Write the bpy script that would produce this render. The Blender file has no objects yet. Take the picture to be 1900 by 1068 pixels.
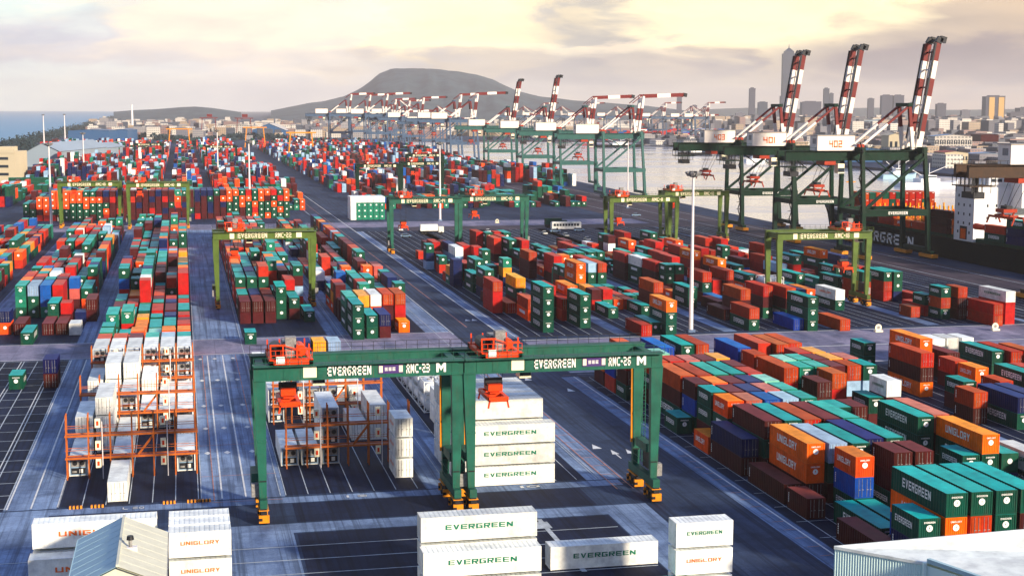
import bpy, bmesh, math, random
import numpy as np
from mathutils import Vector, Matrix
R = math.radians
sc = bpy.context.scene
col = sc.collection

# ------------------------------------------------------------------ camera
F, PITCH, YAW, ROLL, CH = 2745.1, 0.1203, 0.2189, 0.0023, 49.72
FW = Vector((math.sin(YAW)*math.cos(PITCH), math.cos(YAW)*math.cos(PITCH), -math.sin(PITCH)))
RT = Vector((math.cos(YAW), -math.sin(YAW), 0)); UP = RT.cross(FW)
RT, UP = RT*math.cos(ROLL)+UP*math.sin(ROLL), UP*math.cos(ROLL)-RT*math.sin(ROLL)
cd = bpy.data.cameras.new("camera"); cam = bpy.data.objects.new("camera", cd); col.objects.link(cam)
cd.sensor_width = 36; cd.lens = F*36/1900; cd.clip_start = 1; cd.clip_end = 120000
M4 = Matrix((RT, UP, -FW)).transposed().to_4x4(); M4.translation = Vector((0, 0, CH)); cam.matrix_world = M4
sc.camera = cam
# ------------------------------------------------------------------ light
sc.view_settings.view_transform = 'Standard'; sc.view_settings.look = 'None'
sc.view_settings.exposure = 0.85; sc.view_settings.gamma = 1
SUN_EL, SUN_AZ = R(19), R(146)        # azimuth clockwise from +Y
sd = bpy.data.lights.new("sun", 'SUN'); sd.energy = 4.7; sd.angle = R(5.0); sd.color = (1.0, 0.83, 0.62)
so = bpy.data.objects.new("sun", sd); col.objects.link(so)
sv = Vector((math.sin(SUN_AZ)*math.cos(SUN_EL), math.cos(SUN_AZ)*math.cos(SUN_EL), math.sin(SUN_EL)))
so.rotation_euler = (-sv).to_track_quat('-Z', 'Y').to_euler(); so.location = (0, 0, 300)

class NT:
    def __init__(s, tree): s.t = tree
    def n(s, kind, **kw):
        nd = s.t.nodes.new(kind)
        for k, v in kw.items():
            if k.startswith('i_'):
                key = k[2:]; key = int(key) if key.isdigit() else key.replace('_', ' ')
                sk = nd.inputs[key]
                if hasattr(v, 'links') or isinstance(v, bpy.types.NodeSocket): s.t.links.new(v, sk)
                else: sk.default_value = v
            else: setattr(nd, k, v)
        return nd
    def m(s, op, a, b=None, c=None, clamp=False):
        nd = s.t.nodes.new('ShaderNodeMath'); nd.operation = op; nd.use_clamp = clamp
        for i, v in enumerate((a, b, c)):
            if v is None: continue
            if isinstance(v, bpy.types.NodeSocket): s.t.links.new(v, nd.inputs[i])
            else: nd.inputs[i].default_value = v
        return nd.outputs[0]
    def mix(s, f, a, b, mode='MIX'):
        nd = s.t.nodes.new('ShaderNodeMix'); nd.data_type = 'RGBA'; nd.blend_type = mode
        for i, v in ((0, f), (6, a), (7, b)):
            if isinstance(v, bpy.types.NodeSocket): s.t.links.new(v, nd.inputs[i])
            elif i and len(v) == 3: nd.inputs[i].default_value = (*v, 1)
            else: nd.inputs[i].default_value = v
        return nd.outputs[2]
    def ramp(s, f, stops):
        nd = s.t.nodes.new('ShaderNodeValToRGB'); s.t.links.new(f, nd.inputs[0]); el = nd.color_ramp.elements
        while len(el) < len(stops): el.new(0.5)
        for e, (p, c) in zip(el, stops): e.position = p; e.color = (*c, 1) if len(c) == 3 else c
        return nd.outputs[0]

w = bpy.data.worlds.new("World"); sc.world = w; w.use_nodes = True
T = NT(w.node_tree); w.node_tree.nodes.clear()
tc = T.n('ShaderNodeTexCoord'); sep = T.n('ShaderNodeSeparateXYZ', i_0=tc.outputs['Generated'])
sky = T.n('ShaderNodeTexSky', sky_type='NISHITA'); sky.sun_disc = False; sky.sun_elevation = SUN_EL; sky.sun_rotation = SUN_AZ
el_ = T.m('ARCSINE', sep.outputs[2]); az_ = T.m('ARCTAN2', sep.outputs[0], sep.outputs[1])
def azpx(x): return YAW + math.atan((x-950)/F)
def elpx(y): return math.atan((203-y)/F)
vec = T.n('ShaderNodeCombineXYZ', i_0=T.m('MULTIPLY', az_, 9.0), i_1=T.m('MULTIPLY', el_, 34.0), i_2=0.3)
n1 = T.n('ShaderNodeTexNoise', i_Vector=vec.outputs[0], i_Scale=1.6, i_Detail=9.0, i_Roughness=0.52, i_Distortion=0.35)
n2 = T.n('ShaderNodeTexNoise', i_Vector=vec.outputs[0], i_Scale=1.1, i_Detail=8.0, i_Roughness=0.56, i_Distortion=0.25)
nz = T.m('SUBTRACT', n1.outputs[0], 0.5); nz2 = T.m('SUBTRACT', n2.outputs[0], 0.5)
def blob(px, py, rx, ry, k=0.9, soft=1.0):
    dx = T.m('DIVIDE', T.m('SUBTRACT', az_, azpx(px)), rx/F); dy = T.m('DIVIDE', T.m('SUBTRACT', el_, elpx(py)), ry/F)
    d = T.m('ADD', T.m('POWER', T.m('ABSOLUTE', dx), 2.0), T.m('POWER', T.m('ABSOLUTE', dy), 2.0))
    d = T.m('ADD', T.m('SQRT', d), T.m('MULTIPLY', nz, k*2.2))
    return T.m('SUBTRACT', 1.0, T.n('ShaderNodeMapRange', interpolation_type='SMOOTHSTEP', i_0=d, i_1=1.0-0.6*soft, i_2=1.0+0.5*soft).outputs[0])
# base wash, from pale cyan-white (left) to dusty orange (right) : the real colours of the evening sky by direction
azn = T.n('ShaderNodeMapRange', i_0=az_, i_1=azpx(0), i_2=azpx(1900)).outputs[0]
base = T.ramp(azn, [(0.0, (6.3, 7.0, 6.7)), (0.22, (6.1, 5.9, 6.1)), (0.5, (5.6, 5.2, 4.6)), (0.75, (5.3, 4.5, 3.5)), (1.0, (5.2, 3.9, 2.7))])
low = T.n('ShaderNodeMapRange', i_0=el_, i_1=elpx(215), i_2=elpx(120), i_3=1.0, i_4=0.0).outputs[0]
base = T.mix(T.m('MULTIPLY', low, 0.55), base, T.ramp(azn, [(0, (7.2, 8.2, 8.2)), (0.35, (8.0, 7.2, 6.6)), (0.7, (5.6, 4.4, 3.8)), (1, (6.2, 3.7, 2.2))]))
def over(c, px, py, rx, ry, colr, k=0.9, s=1.0, a=1.0): return T.mix(T.m('MULTIPLY', blob(px, py, rx, ry, k, s), a), c, colr)
c_ = over(base, 110, 85, 330, 45, (4.2, 4.1, 5.1), 1.6, 0.9, 0.7)
c_ = over(c_, 60, 10, 200, 40, (4.6, 6.0, 6.3), 1.2, 1.0, 0.7)
c_ = over(c_, 560, 55, 420, 80, (9.0, 7.8, 5.9), 1.5, 0.8, 0.85)
c_ = over(c_, 880, 60, 190, 75, (11.5, 9.2, 5.2), 1.5, 0.4, 0.85)
c_ = over(c_, 1120, 70, 170, 90, (4.0, 3.8, 3.3), 1.2, 0.9, 0.5)
c_ = over(c_, 1180, 98, 130, 16, (10.5, 8.4, 5.6), 1.7, 0.35, 0.85)
c_ = over(c_, 960, 100, 200, 14, (9.6, 8.2, 5.6), 1.8, 0.4, 0.7)
c_ = over(c_, 1430, 25, 230, 100, (11.5, 9.4, 5.4), 1.3, 0.7, 0.9)
c_ = over(c_, 1760, 115, 330, 45, (2.4, 1.9, 2.0), 1.4, 0.8, 0.9)
c_ = over(c_, 1030, 128, 330, 30, (3.2, 2.9, 3.0), 1.5, 0.8, 0.7)
c_ = over(c_, 330, 110, 330, 22, (4.9, 4.6, 4.9), 1.7, 0.8, 0.5)
c_ = T.mix(1.0, c_, T.ramp(n2.outputs[0], [(0.30, (0.76, 0.77, 0.83)), (0.48, (0.97, 0.97, 0.97)), (0.66, (1.22, 1.17, 1.06))]), 'MULTIPLY')
# higher up the cloud breaks and the blue of the clear sky shows
hi = T.n('ShaderNodeMapRange', interpolation_type='SMOOTHSTEP', i_0=el_, i_1=R(11), i_2=R(40)).outputs[0]
cov = T.n('ShaderNodeMapRange', i_0=T.n('ShaderNodeTexNoise', i_Vector=tc.outputs['Generated'], i_Scale=2.2, i_Detail=5.0).outputs[0], i_1=0.52, i_2=0.66).outputs[0]
up = T.mix(T.m('MULTIPLY', cov, 0.6), T.mix(1.0, sky.outputs[0], (1.9, 2.2, 2.7), 'MULTIPLY'), (3.6, 3.7, 4.2))
c_ = T.mix(1.0, c_, (0.86, 0.85, 0.84), 'MULTIPLY')
fin = T.mix(hi, c_, up)
# unseen sky outside the view, dimmed to deepen the shade on the sides
away = T.n('ShaderNodeMapRange', interpolation_type='SMOOTHSTEP', i_0=T.m('ABSOLUTE', T.m('SUBTRACT', az_, YAW)), i_1=R(28), i_2=R(75), i_3=0.0, i_4=1.0).outputs[0]
fin = T.mix(away, fin, T.mix(1.0, fin, (0.34, 0.35, 0.42), 'MULTIPLY'))
bg = T.n('ShaderNodeBackground', i_Color=fin, i_Strength=0.105)
wo = T.n('ShaderNodeOutputWorld', i_Surface=bg.outputs[0])

# ------------------------------------------------------------------ helpers
def project(p):
    d = Vector(p)-Vector((0, 0, CH)); z = d.dot(FW)
    return 950+F*d.dot(RT)/z, 534-F*d.dot(UP)/z, z
def at_dist(px, D):                    # ground point seen at column px, at depth D
    f = Vector((math.sin(YAW), math.cos(YAW))); r = Vector((math.cos(YAW), -math.sin(YAW)))
    v = f*D + r*D*(px-950)/F
    return v.x, v.y
def h_at(py, D): return CH + (203-py)*D/F

def mat(name, c, rough=0.6, var=0.0, scale=1.0, metal=0.0, c2=None, bump=0.0, bscale=30, rnd=0.0, spec=0.2, coat=0.0, stretch=None, emis=None, dirt=0.0):
    m = bpy.data.materials.new(name); m.use_nodes = True; t = NT(m.node_tree); bs = m.node_tree.nodes['Principled BSDF']
    bs.inputs['Roughness'].default_value = rough; bs.inputs['Metallic'].default_value = metal; bs.inputs['Specular IOR Level'].default_value = spec
    co = t.n('ShaderNodeTexCoord').outputs['Object']
    if stretch: co = t.n('ShaderNodeMapping', i_0=co, i_Scale=stretch).outputs[0]
    src = None
    if var > 0 or c2:
        n = t.n('ShaderNodeTexNoise', i_Vector=co, i_Scale=scale, i_Detail=8.0, i_Roughness=0.65)
        c2_ = c2 or tuple(v*(1-var) for v in c)
        src = t.ramp(n.outputs[0], [(0.35, c2_), (0.65, c)])
    if rnd > 0:
        oi = t.n('ShaderNodeObjectInfo').outputs['Random']
        k = t.n('ShaderNodeMapRange', i_0=oi, i_3=1-rnd, i_4=1+rnd).outputs[0]
        hs = t.n('ShaderNodeHueSaturation', i_Hue=t.n('ShaderNodeMapRange', i_0=t.m('FRACT', t.m('MULTIPLY', oi, 37.7)), i_3=0.49, i_4=0.51).outputs[0], i_Saturation=t.n('ShaderNodeMapRange', i_0=t.m('FRACT', t.m('MULTIPLY', oi, 17.3)), i_3=0.99, i_4=1.05).outputs[0], i_Value=k)
        if src: t.t.links.new(src, hs.inputs['Color'])
        else: hs.inputs['Color'].default_value = (*c, 1)
        src = hs.outputs[0]
    if dirt > 0:
        n = t.n('ShaderNodeTexNoise', i_Vector=t.n('ShaderNodeMapping', i_0=t.n('ShaderNodeNewGeometry').outputs['Position'], i_Scale=(1, 1, 0.25)).outputs[0], i_Scale=1.1, i_Detail=9.0, i_Roughness=0.75)
        f = t.m('MULTIPLY', t.n('ShaderNodeMapRange', i_0=n.outputs[0], i_1=0.52, i_2=0.72).outputs[0], dirt)
        src = t.mix(f, src if src else c, (0.10, 0.055, 0.035))
        n3 = t.n('ShaderNodeTexNoise', i_Vector=t.n('ShaderNodeMapping', i_0=t.n('ShaderNodeNewGeometry').outputs['Position'], i_Scale=(2.6, 2.6, 0.12)).outputs[0], i_Scale=1.6, i_Detail=5.0, i_Roughness=0.8)
        src = t.mix(t.m('MULTIPLY', t.n('ShaderNodeMapRange', i_0=n3.outputs[0], i_1=0.60, i_2=0.68).outputs[0], dirt*1.6), src, (0.13, 0.045, 0.02))
        n4 = t.n('ShaderNodeTexNoise', i_Vector=co, i_Scale=0.55, i_Detail=3.0, i_Roughness=0.5)
        src = t.mix(1.0, src, t.ramp(n4.outputs[0], [(0.32, (0.78, 0.78, 0.80)), (0.5, (1, 1, 1)), (0.7, (1.14, 1.12, 1.10))]), 'MULTIPLY')
    if src: t.t.links.new(src, bs.inputs['Base Color'])
    else: bs.inputs['Base Color'].default_value = (*c, 1)
    if bump > 0:
        n = t.n('ShaderNodeTexNoise', i_Vector=co, i_Scale=bscale, i_Detail=4.0)
        b = t.n('ShaderNodeBump', i_Height=n.outputs[0], i_Strength=bump, i_Distance=0.05); t.t.links.new(b.outputs[0], bs.inputs['Normal'])
    if emis: bs.inputs['Emission Color'].default_value = (*emis[0], 1); bs.inputs['Emission Strength'].default_value = emis[1]
    return m

class MB:
    """collects shapes into one mesh object"""
    def __init__(s): s.v = []; s.f = []; s.mi = []; s.ms = []
    def mid(s, m):
        if m not in s.ms: s.ms.append(m)
        return s.ms.index(m)
    def poly(s, pts, faces, m):
        o = len(s.v); s.v += [tuple(p) for p in pts]; k = s.mid(m)
        for f in faces: s.f.append(tuple(o+i for i in f)); s.mi.append(k)
    def box(s, x0, x1, y0, y1, z0, z1, m, mt=None):
        s.poly([(x0,y0,z0),(x1,y0,z0),(x1,y1,z0),(x0,y1,z0),(x0,y0,z1),(x1,y0,z1),(x1,y1,z1),(x0,y1,z1)],
               [(0,3,2,1),(4,5,6,7),(0,1,5,4),(1,2,6,5),(2,3,7,6),(3,0,4,7)], m)
        if mt: s.mi[-5] = s.mid(mt)
    def quad(s, a, b, c, d, m): s.poly([a,b,c,d], [(0,1,2,3)], m)
    def bar(s, a, b, w, m, w2=None, h=None, h2=None):
        a = Vector(a); b = Vector(b); d = (b-a).normalized()
        r = d.cross(Vector((0,0,1)))
        if r.length < 0.15: r = d.cross(Vector((0,1,0)))
        r.normalize(); u = r.cross(d); w2 = w2 or w; h = h or w; h2 = h2 or (h*w2/w)
        P = []
        for p, ww, hh in ((a, w, h), (b, w2, h2)):
            for sx, sy in ((-1,-1),(1,-1),(1,1),(-1,1)): P.append(p + r*(sx*ww/2) + u*(sy*hh/2))
        s.poly(P, [(3,2,1,0),(4,5,6,7),(0,1,5,4),(1,2,6,5),(2,3,7,6),(3,0,4,7)], m)
    def tube(s, a, b, r, m, n=8, r2=None):
        a = Vector(a); b = Vector(b); d = (b-a).normalized(); x = d.cross(Vector((0,0,1)))
        if x.length < 0.1: x = d.cross(Vector((0,1,0)))
        x.normalize(); y = d.cross(x); r2 = r if r2 is None else r2; P = []
        for p, rr in ((a, r), (b, r2)):
            for i in range(n):
                t = 2*math.pi*i/n; P.append(p + x*(rr*math.cos(t)) + y*(rr*math.sin(t)))
        F_ = [(i, (i+1) % n, n+(i+1) % n, n+i) for i in range(n)] + [tuple(range(n))[::-1], tuple(range(n, 2*n))]
        s.poly(P, F_, m)
    def mesh(s, me, M, m):
        o = len(s.v); k = s.mid(m)
        s.v += [tuple(M @ v.co) for v in me.vertices]
        for p in me.polygons: s.f.append(tuple(o+i for i in p.vertices)); s.mi.append(k)
    def data(s, name):
        me = bpy.data.meshes.new(name); me.from_pydata(s.v, [], s.f); 
        for m in s.ms: me.materials.append(m)
        me.polygons.foreach_set('material_index', s.mi); me.update(); return me
    def build(s, name, parent=None, loc=(0,0,0), rz=0):
        o = bpy.data.objects.new(name, s.data(name)); col.objects.link(o); o.location = loc; o.rotation_euler = (0,0,rz)
        if parent: o.parent = parent
        return o
def tag(o, label=None, cat=None, group=None, kind=None):
    if label: o['label'] = label
    if cat: o['category'] = cat
    if group: o['group'] = group
    if kind: o['kind'] = kind
    return o
def empty(name, loc, rz=0, **kw):
    o = bpy.data.objects.new(name, None); col.objects.link(o); o.location = loc; o.rotation_euler = (0,0,rz); return tag(o, **kw)
def copy_tree(o, parent=None):
    c = o.copy(); col.objects.link(c); c.parent = parent
    for ch in list(o.children): copy_tree(ch, c)
    return c
_txt = {}
H_ = lambda y: ('h', y)
GL = {'E': 'L T B m', 'V': 'v', 'R': 'L T r m d', 'G': 'L T B q g', 'N': 'L Z N', 'U': 'L Z B', 'I': 'i', 'L': 'L B', 'O': 'L Z T B', 'Y': 'y', 'M': 'L Z w', 'C': 'L T B',
      '0': 'L Z T B', '1': 'i', '2': 'T r m l B', '3': 'T Z m B', '4': 'u m Z', '6': 'L T B m q', '8': 'L Z T B m', '-': 'm', '=': 'T m B'}
def text(ch):
    """one block letter in the unit square centred at the origin, made of straight strokes"""
    if ch in _txt: return _txt[ch]
    t = 0.20; k = 0.24; V = []; F_ = []
    def q(*p): o = len(V); V.extend((x, y, 0) for x, y in p); F_.append(tuple(range(o, o+len(p))))
    def r(x0, x1, y0, y1): q((x0, y0), (x1, y0), (x1, y1), (x0, y1))
    a = 0.5
    for c in GL.get(ch, 'L Z T B').split():
        if c == 'L': r(-a, -a+k, -a, a)
        elif c == 'Z': r(a-k, a, -a, a)
        elif c == 'T': r(-a, a, a-t, a)
        elif c == 'B': r(-a, a, -a, -a+t)
        elif c == 'm': r(-a, a*0.9, -t/2, t/2)
        elif c == 'r': r(a-k, a, -t/2, a)
        elif c == 'q': r(a-k, a, -a, t/2)
        elif c == 'l': r(-a, -a+k, -a, t/2)
        elif c == 'u': r(-a, -a+k, -t/2, a)
        elif c == 'g': r(0.0, a, -t/2, t/2)
        elif c == 'i': r(-a, a, -a, a)
        elif c == 'd': q((-0.05, -t/2), (0.22, -t/2), (a, -a), (a-k-0.06, -a))
        elif c == 'N': q((-a+k, a), (-a+k, a-0.42), (a-k, -a), (a-k, -a+0.42))
        elif c == 'v': q((-a, a), (-a+k+.04, a), (0.11, -a), (-0.11, -a)); q((a, a), (a-k-.04, a), (-0.11, -a), (0.11, -a))
        elif c == 'y': q((-a, a), (-a+k+.04, a), (0.12, 0), (-0.12, -0.1)); q((a, a), (a-k-.04, a), (-0.12, 0), (0.12, -0.1)); r(-0.12, 0.12, -a, 0)
        elif c == 'w': q((-a+k, a), (-a+k, a-0.4), (0, -0.35), (0, 0.1)); q((a-k, a), (a-k, a-0.4), (0, -0.35), (0, 0.1))
    me = bpy.data.meshes.new('letter'); me.from_pydata(V, [], F_); _txt[ch] = me; return me
def put_text(mb, s, c, u, v, wdt, hgt, m, bold=0.03):
    """text centred at c, reading along unit u, up v"""
    u = Vector(u); v = Vector(v); n = u.cross(v)
    nar = {'I': 0.26, '1': 0.26, ' ': 0.5, '-': 0.6, '=': 0.8}; ws = [nar.get(ch, 1.0) for ch in s]; gap = 0.24
    tot = sum(ws)+gap*(len(s)-1); x = -0.5
    for ch, w0 in zip(s, ws):
        cw = w0/tot; cx = x+cw/2; x += cw+gap/tot
        if ch == ' ': continue
        hh = hgt*(0.8 if ch == '=' else 1.0); p = Vector(c)+u*(cx*wdt)
        M = Matrix(((u.x*wdt*cw, v.x*hh, n.x, p.x), (u.y*wdt*cw, v.y*hh, n.y, p.y), (u.z*wdt*cw, v.z*hh, n.z, p.z), (0,0,0,1)))
        mb.mesh(text(ch), M, m)
rng = random.Random(7)

# ------------------------------------------------------------------ materials
def ground_mat(name, c, c2, c3=None, rough=0.75, sc1=0.035, sc2=0.6, streak=True):
    m = bpy.data.materials.new(name); m.use_nodes = True; t = NT(m.node_tree); bs = m.node_tree.nodes['Principled BSDF']
    pos = t.n('ShaderNodeNewGeometry').outputs['Position']
    a = t.n('ShaderNodeTexNoise', i_Vector=t.n('ShaderNodeMapping', i_0=pos, i_Scale=(1, 0.22, 1)).outputs[0], i_Scale=sc1*5, i_Detail=9.0, i_Roughness=0.7)
    b = t.n('ShaderNodeTexNoise', i_Vector=pos, i_Scale=sc2, i_Detail=8.0, i_Roughness=0.75)
    src = t.ramp(a.outputs[0], [(0.36, c2), (0.62, c)])
    k = t.ramp(b.outputs[0], [(0.3, (0.72, 0.72, 0.74)), (0.55, (1, 1, 1)), (0.75, (1.18, 1.16, 1.14))])
    src = t.mix(1.0, src, k, 'MULTIPLY')
    sp_ = t.n('ShaderNodeSeparateXYZ', i_0=pos); ux = t.m('DIVIDE', sp_.outputs[0], 5.7); uy = t.m('DIVIDE', sp_.outputs[1], 6.4)
    cell = t.n('ShaderNodeCombineXYZ', i_0=t.m('FLOOR', ux), i_1=t.m('FLOOR', uy), i_2=0.0); wn_ = t.n('ShaderNodeTexWhiteNoise', noise_dimensions='2D', i_Vector=cell.outputs[0])
    src = t.mix(1.0, src, t.ramp(wn_.outputs[0], [(0.0, (0.80, 0.80, 0.82)), (0.5, (1, 1, 1)), (1.0, (1.16, 1.14, 1.12))]), 'MULTIPLY')
    jx = t.m('LESS_THAN', t.m('FRACT', ux), 0.022); jy = t.m('LESS_THAN', t.m('FRACT', uy), 0.02)
    src = t.mix(t.m('MULTIPLY', t.m('MAXIMUM', jx, jy), 0.35), src, tuple(v*0.4 for v in c2))
    fine = t.n('ShaderNodeTexNoise', i_Vector=pos, i_Scale=3.5, i_Detail=6.0, i_Roughness=0.8); src = t.mix(1.0, src, t.ramp(fine.outputs[0], [(0.3, (0.8, 0.8, 0.8)), (0.7, (1.2, 1.2, 1.2))]), 'MULTIPLY')
    if streak:   # tyre marks along the lanes
        st = t.n('ShaderNodeTexNoise', i_Vector=t.n('ShaderNodeMapping', i_0=pos, i_Scale=(1.3, 0.015, 1)).outputs[0], i_Scale=1.0, i_Detail=5.0, i_Roughness=0.7)
        src = t.mix(t.m('MULTIPLY', t.n('ShaderNodeMapRange', i_0=st.outputs[0], i_1=0.47, i_2=0.62).outputs[0], 0.75), src, tuple(v*0.4 for v in c2))
    oil = t.n('ShaderNodeTexNoise', i_Vector=pos, i_Scale=0.16, i_Detail=6.0, i_Roughness=0.6)
    src = t.mix(t.m('MULTIPLY', t.n('ShaderNodeMapRange', i_0=oil.outputs[0], i_1=0.55, i_2=0.66).outputs[0], 0.65), src, tuple(v*0.5 for v in c2))
    t.t.links.new(src, bs.inputs['Base Color']); bs.inputs['Roughness'].default_value = rough; bs.inputs['Specular IOR Level'].default_value = 0.12
    return m
G_ASPH = ground_mat('asphalt', (0.032, 0.058, 0.125), (0.015, 0.028, 0.067))
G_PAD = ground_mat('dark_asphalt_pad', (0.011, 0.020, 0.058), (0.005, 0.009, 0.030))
G_CONC = ground_mat('runway_concrete', (0.230, 0.340, 0.540), (0.105, 0.165, 0.300))
G_PINK = ground_mat('crossing_concrete', (0.270, 0.255, 0.360), (0.12, 0.135, 0.22), streak=False)
G_ROAD = ground_mat('road_asphalt', (0.040, 0.066, 0.130), (0.021, 0.036, 0.078))
G_APRON = ground_mat('quay_apron', (0.085, 0.065, 0.085), (0.045, 0.038, 0.058))
M_LINE = mat('white_line_paint', (0.50, 0.58, 0.66), 0.7, var=0.45, scale=0.8)
M_LINEB = mat('bright_line_paint', (0.72, 0.76, 0.78), 0.7, var=0.3, scale=0.8)
M_PINKL = mat('faded_orange_line_paint', (0.55, 0.26, 0.20), 0.7, var=0.5, scale=0.6)
M_KERB = mat('hazard_orange', (0.85, 0.28, 0.02), 0.6)
M_BLK = mat('black_paint', (0.012, 0.012, 0.016), 0.6)

PAINT = {  # container paints
 'G': (0.0008, 0.060, 0.038), 'g': (0.006, 0.17, 0.115), 'M': (0.060, 0.0045, 0.0045), 'R': (0.38, 0.026, 0.005), 'B': (0.42, 0.042, 0.006),
 'O': (0.88, 0.115, 0.002), 'N': (0.002, 0.006, 0.070), 'U': (0.002, 0.055, 0.34), 'W': (0.84, 0.86, 0.82), 'S': (0.26, 0.40, 0.60),
 'Y': (0.85, 0.32, 0.015), 'L': (0.18, 0.52, 0.38), 'P': (0.42, 0.10, 0.07)}
ROOFP = {  # roof paints: fading and brightness from the sky, both put into the colour
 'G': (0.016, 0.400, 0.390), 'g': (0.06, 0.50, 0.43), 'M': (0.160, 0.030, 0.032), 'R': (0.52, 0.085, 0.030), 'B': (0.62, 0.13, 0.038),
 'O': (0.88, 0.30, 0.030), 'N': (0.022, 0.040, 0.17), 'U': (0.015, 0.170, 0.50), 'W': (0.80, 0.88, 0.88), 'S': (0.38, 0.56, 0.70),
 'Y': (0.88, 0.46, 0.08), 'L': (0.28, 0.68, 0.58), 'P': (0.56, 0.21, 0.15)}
CNAME = {'G':'dark green','g':'pale green','M':'maroon','R':'red','B':'rust brown','O':'bright orange','N':'navy blue','U':'blue','W':'white','S':'pale grey','Y':'amber','L':'mint','P':'faded pink'}
CM = {k: mat('container_paint_'+CNAME[k].replace(' ', '_'), c, 0.6, var=0.22, scale=1.5, rnd=0.20, dirt=0.26 if k not in 'WSL' else 0.05, spec=0.12) for k, c in PAINT.items()}
CR = {k: mat('skylit_faded_roof_paint_'+CNAME[k].replace(' ', '_'), c, 0.55, var=0.22, scale=0.9, rnd=0.20, dirt=0.26 if k not in 'WSL' else 0.10, spec=0.12) for k, c in ROOFP.items()}
M_LET = mat('white_lettering', (0.85, 0.86, 0.84), 0.5)
M_LETG = mat('green_lettering', (0.0, 0.16, 0.09), 0.5)
M_LETO = mat('orange_lettering', (0.85, 0.16, 0.03), 0.5)
M_DARK = mat('dark_steel', (0.02, 0.022, 0.028), 0.5, metal=0.3)
M_GREYM = mat('machinery_grey', (0.30, 0.30, 0.30), 0.5, var=0.5, scale=3)
M_RUB = mat('rubber', (0.02, 0.02, 0.02), 0.8)
M_GRN = mat('crane_green', (0.010, 0.112, 0.078), 0.55, var=0.28, scale=0.5, dirt=0.28)
M_GRN2 = mat('crane_yellow_green', (0.085, 0.145, 0.026), 0.45, var=0.2, scale=0.5, dirt=0.15)
M_GRND = mat('quay_crane_green', (0.0006, 0.024, 0.014), 0.5, var=0.25, scale=0.5, dirt=0.03, spec=0.1)
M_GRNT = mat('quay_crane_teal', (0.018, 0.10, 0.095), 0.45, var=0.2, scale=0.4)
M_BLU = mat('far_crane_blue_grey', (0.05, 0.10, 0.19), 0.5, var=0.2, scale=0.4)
M_ORD = mat('spreader_dark_orange', (0.38, 0.030, 0.006), 0.5, var=0.3, scale=1.2)
M_ORG = mat('machinery_orange', (0.80, 0.055, 0.004), 0.45, var=0.2, scale=1.2)
M_REDB = mat('boom_red', (0.15, 0.006, 0.007), 0.45, var=0.2, scale=0.6)
M_WHT = mat('boom_white', (0.80, 0.74, 0.68), 0.45, var=0.08, scale=0.6)
M_YEL = mat('guard_yellow', (0.70, 0.25, 0.008), 0.5, var=0.2, scale=2)
M_CREAM = mat('cream_panel', (0.85, 0.80, 0.58), 0.5)
M_RACK = mat('rack_orange_steel', (0.52, 0.125, 0.018), 0.55, var=0.35, scale=1.2)
M_LAMPP = mat('mast_galvanised', (0.72, 0.70, 0.72), 0.4, var=0.1)
M_PURP = mat('emblem_purple', (0.06, 0.03, 0.16), 0.5)
M_GLASS = mat('dark_glass', (0.02, 0.03, 0.045), 0.15)

# ------------------------------------------------------------------ ground and markings
def sheet(mb, x0, x1, y0, y1, z, m): mb.quad((x0,y0,z),(x1,y0,z),(x1,y1,z),(x0,y1,z), m)
def quayx(y): return 251+0.03*(y-448)
FS = [(588, 60), (600, 960), (588, 1060), (584, 1330), (640, 1815), (716, 2225), (560, 2300), (400, 2330), (316, 2340)]     # far side of the harbour
mb = MB()
HO = 22000
# yard land
land = [(-HO, -900, 0), (250, -900, 0), (quayx(0), 0, 0), (quayx(2340), 2340, 0)]
mb2 = MB()
q0, q1 = quayx(-900), quayx(2340)
mb.poly([(-185,-900,0),(q0,-900,0),(q1,2340,0),(-232,2340,0),(-188,1650,0)], [(0,1,2,3,4)], G_ASPH)
far = [(q1, 2340)] + FS[::-1]
mb.poly([(-232,2340,0)]+[(x,y,0) for x,y in far[:-1]]+[(588,60,0),(3000,-900,0),(HO,0,0),(HO,22000,0),(600,22000,0),(-380,9500,0),(-258,4030,0)], [tuple(range(len(far)+7))], G_ASPH)
# quay walls
mb.poly([(q0,-900,0),(q1,2340,0),(q1,2340,-6),(q0,-900,-6)], [(0,3,2,1)], G_APRON)
pts = [(q1,2340)] + FS[::-1]
for (a, b) in zip(pts, pts[1:]): mb.poly([(a[0],a[1],0),(b[0],b[1],0),(b[0],b[1],-6),(a[0],a[1],-6)], [(0,1,2,3)], G_APRON)
mb.poly([(-185,-900,0),(-188,1650,0),(-232,2340,0),(-258,4030,0),(-380,9500,0),(600,22000,0),(500,22000,-6),(-430,9500,-6),(-290,4030,-6),(-262,2340,-6),(-215,1650,-6),(-215,-900,-6)],
        [(0,1,10,11),(1,2,9,10),(2,3,8,9),(3,4,7,8),(4,5,6,7)], G_APRON)
gr = mb.build('ground'); tag(gr, kind='structure')
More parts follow.
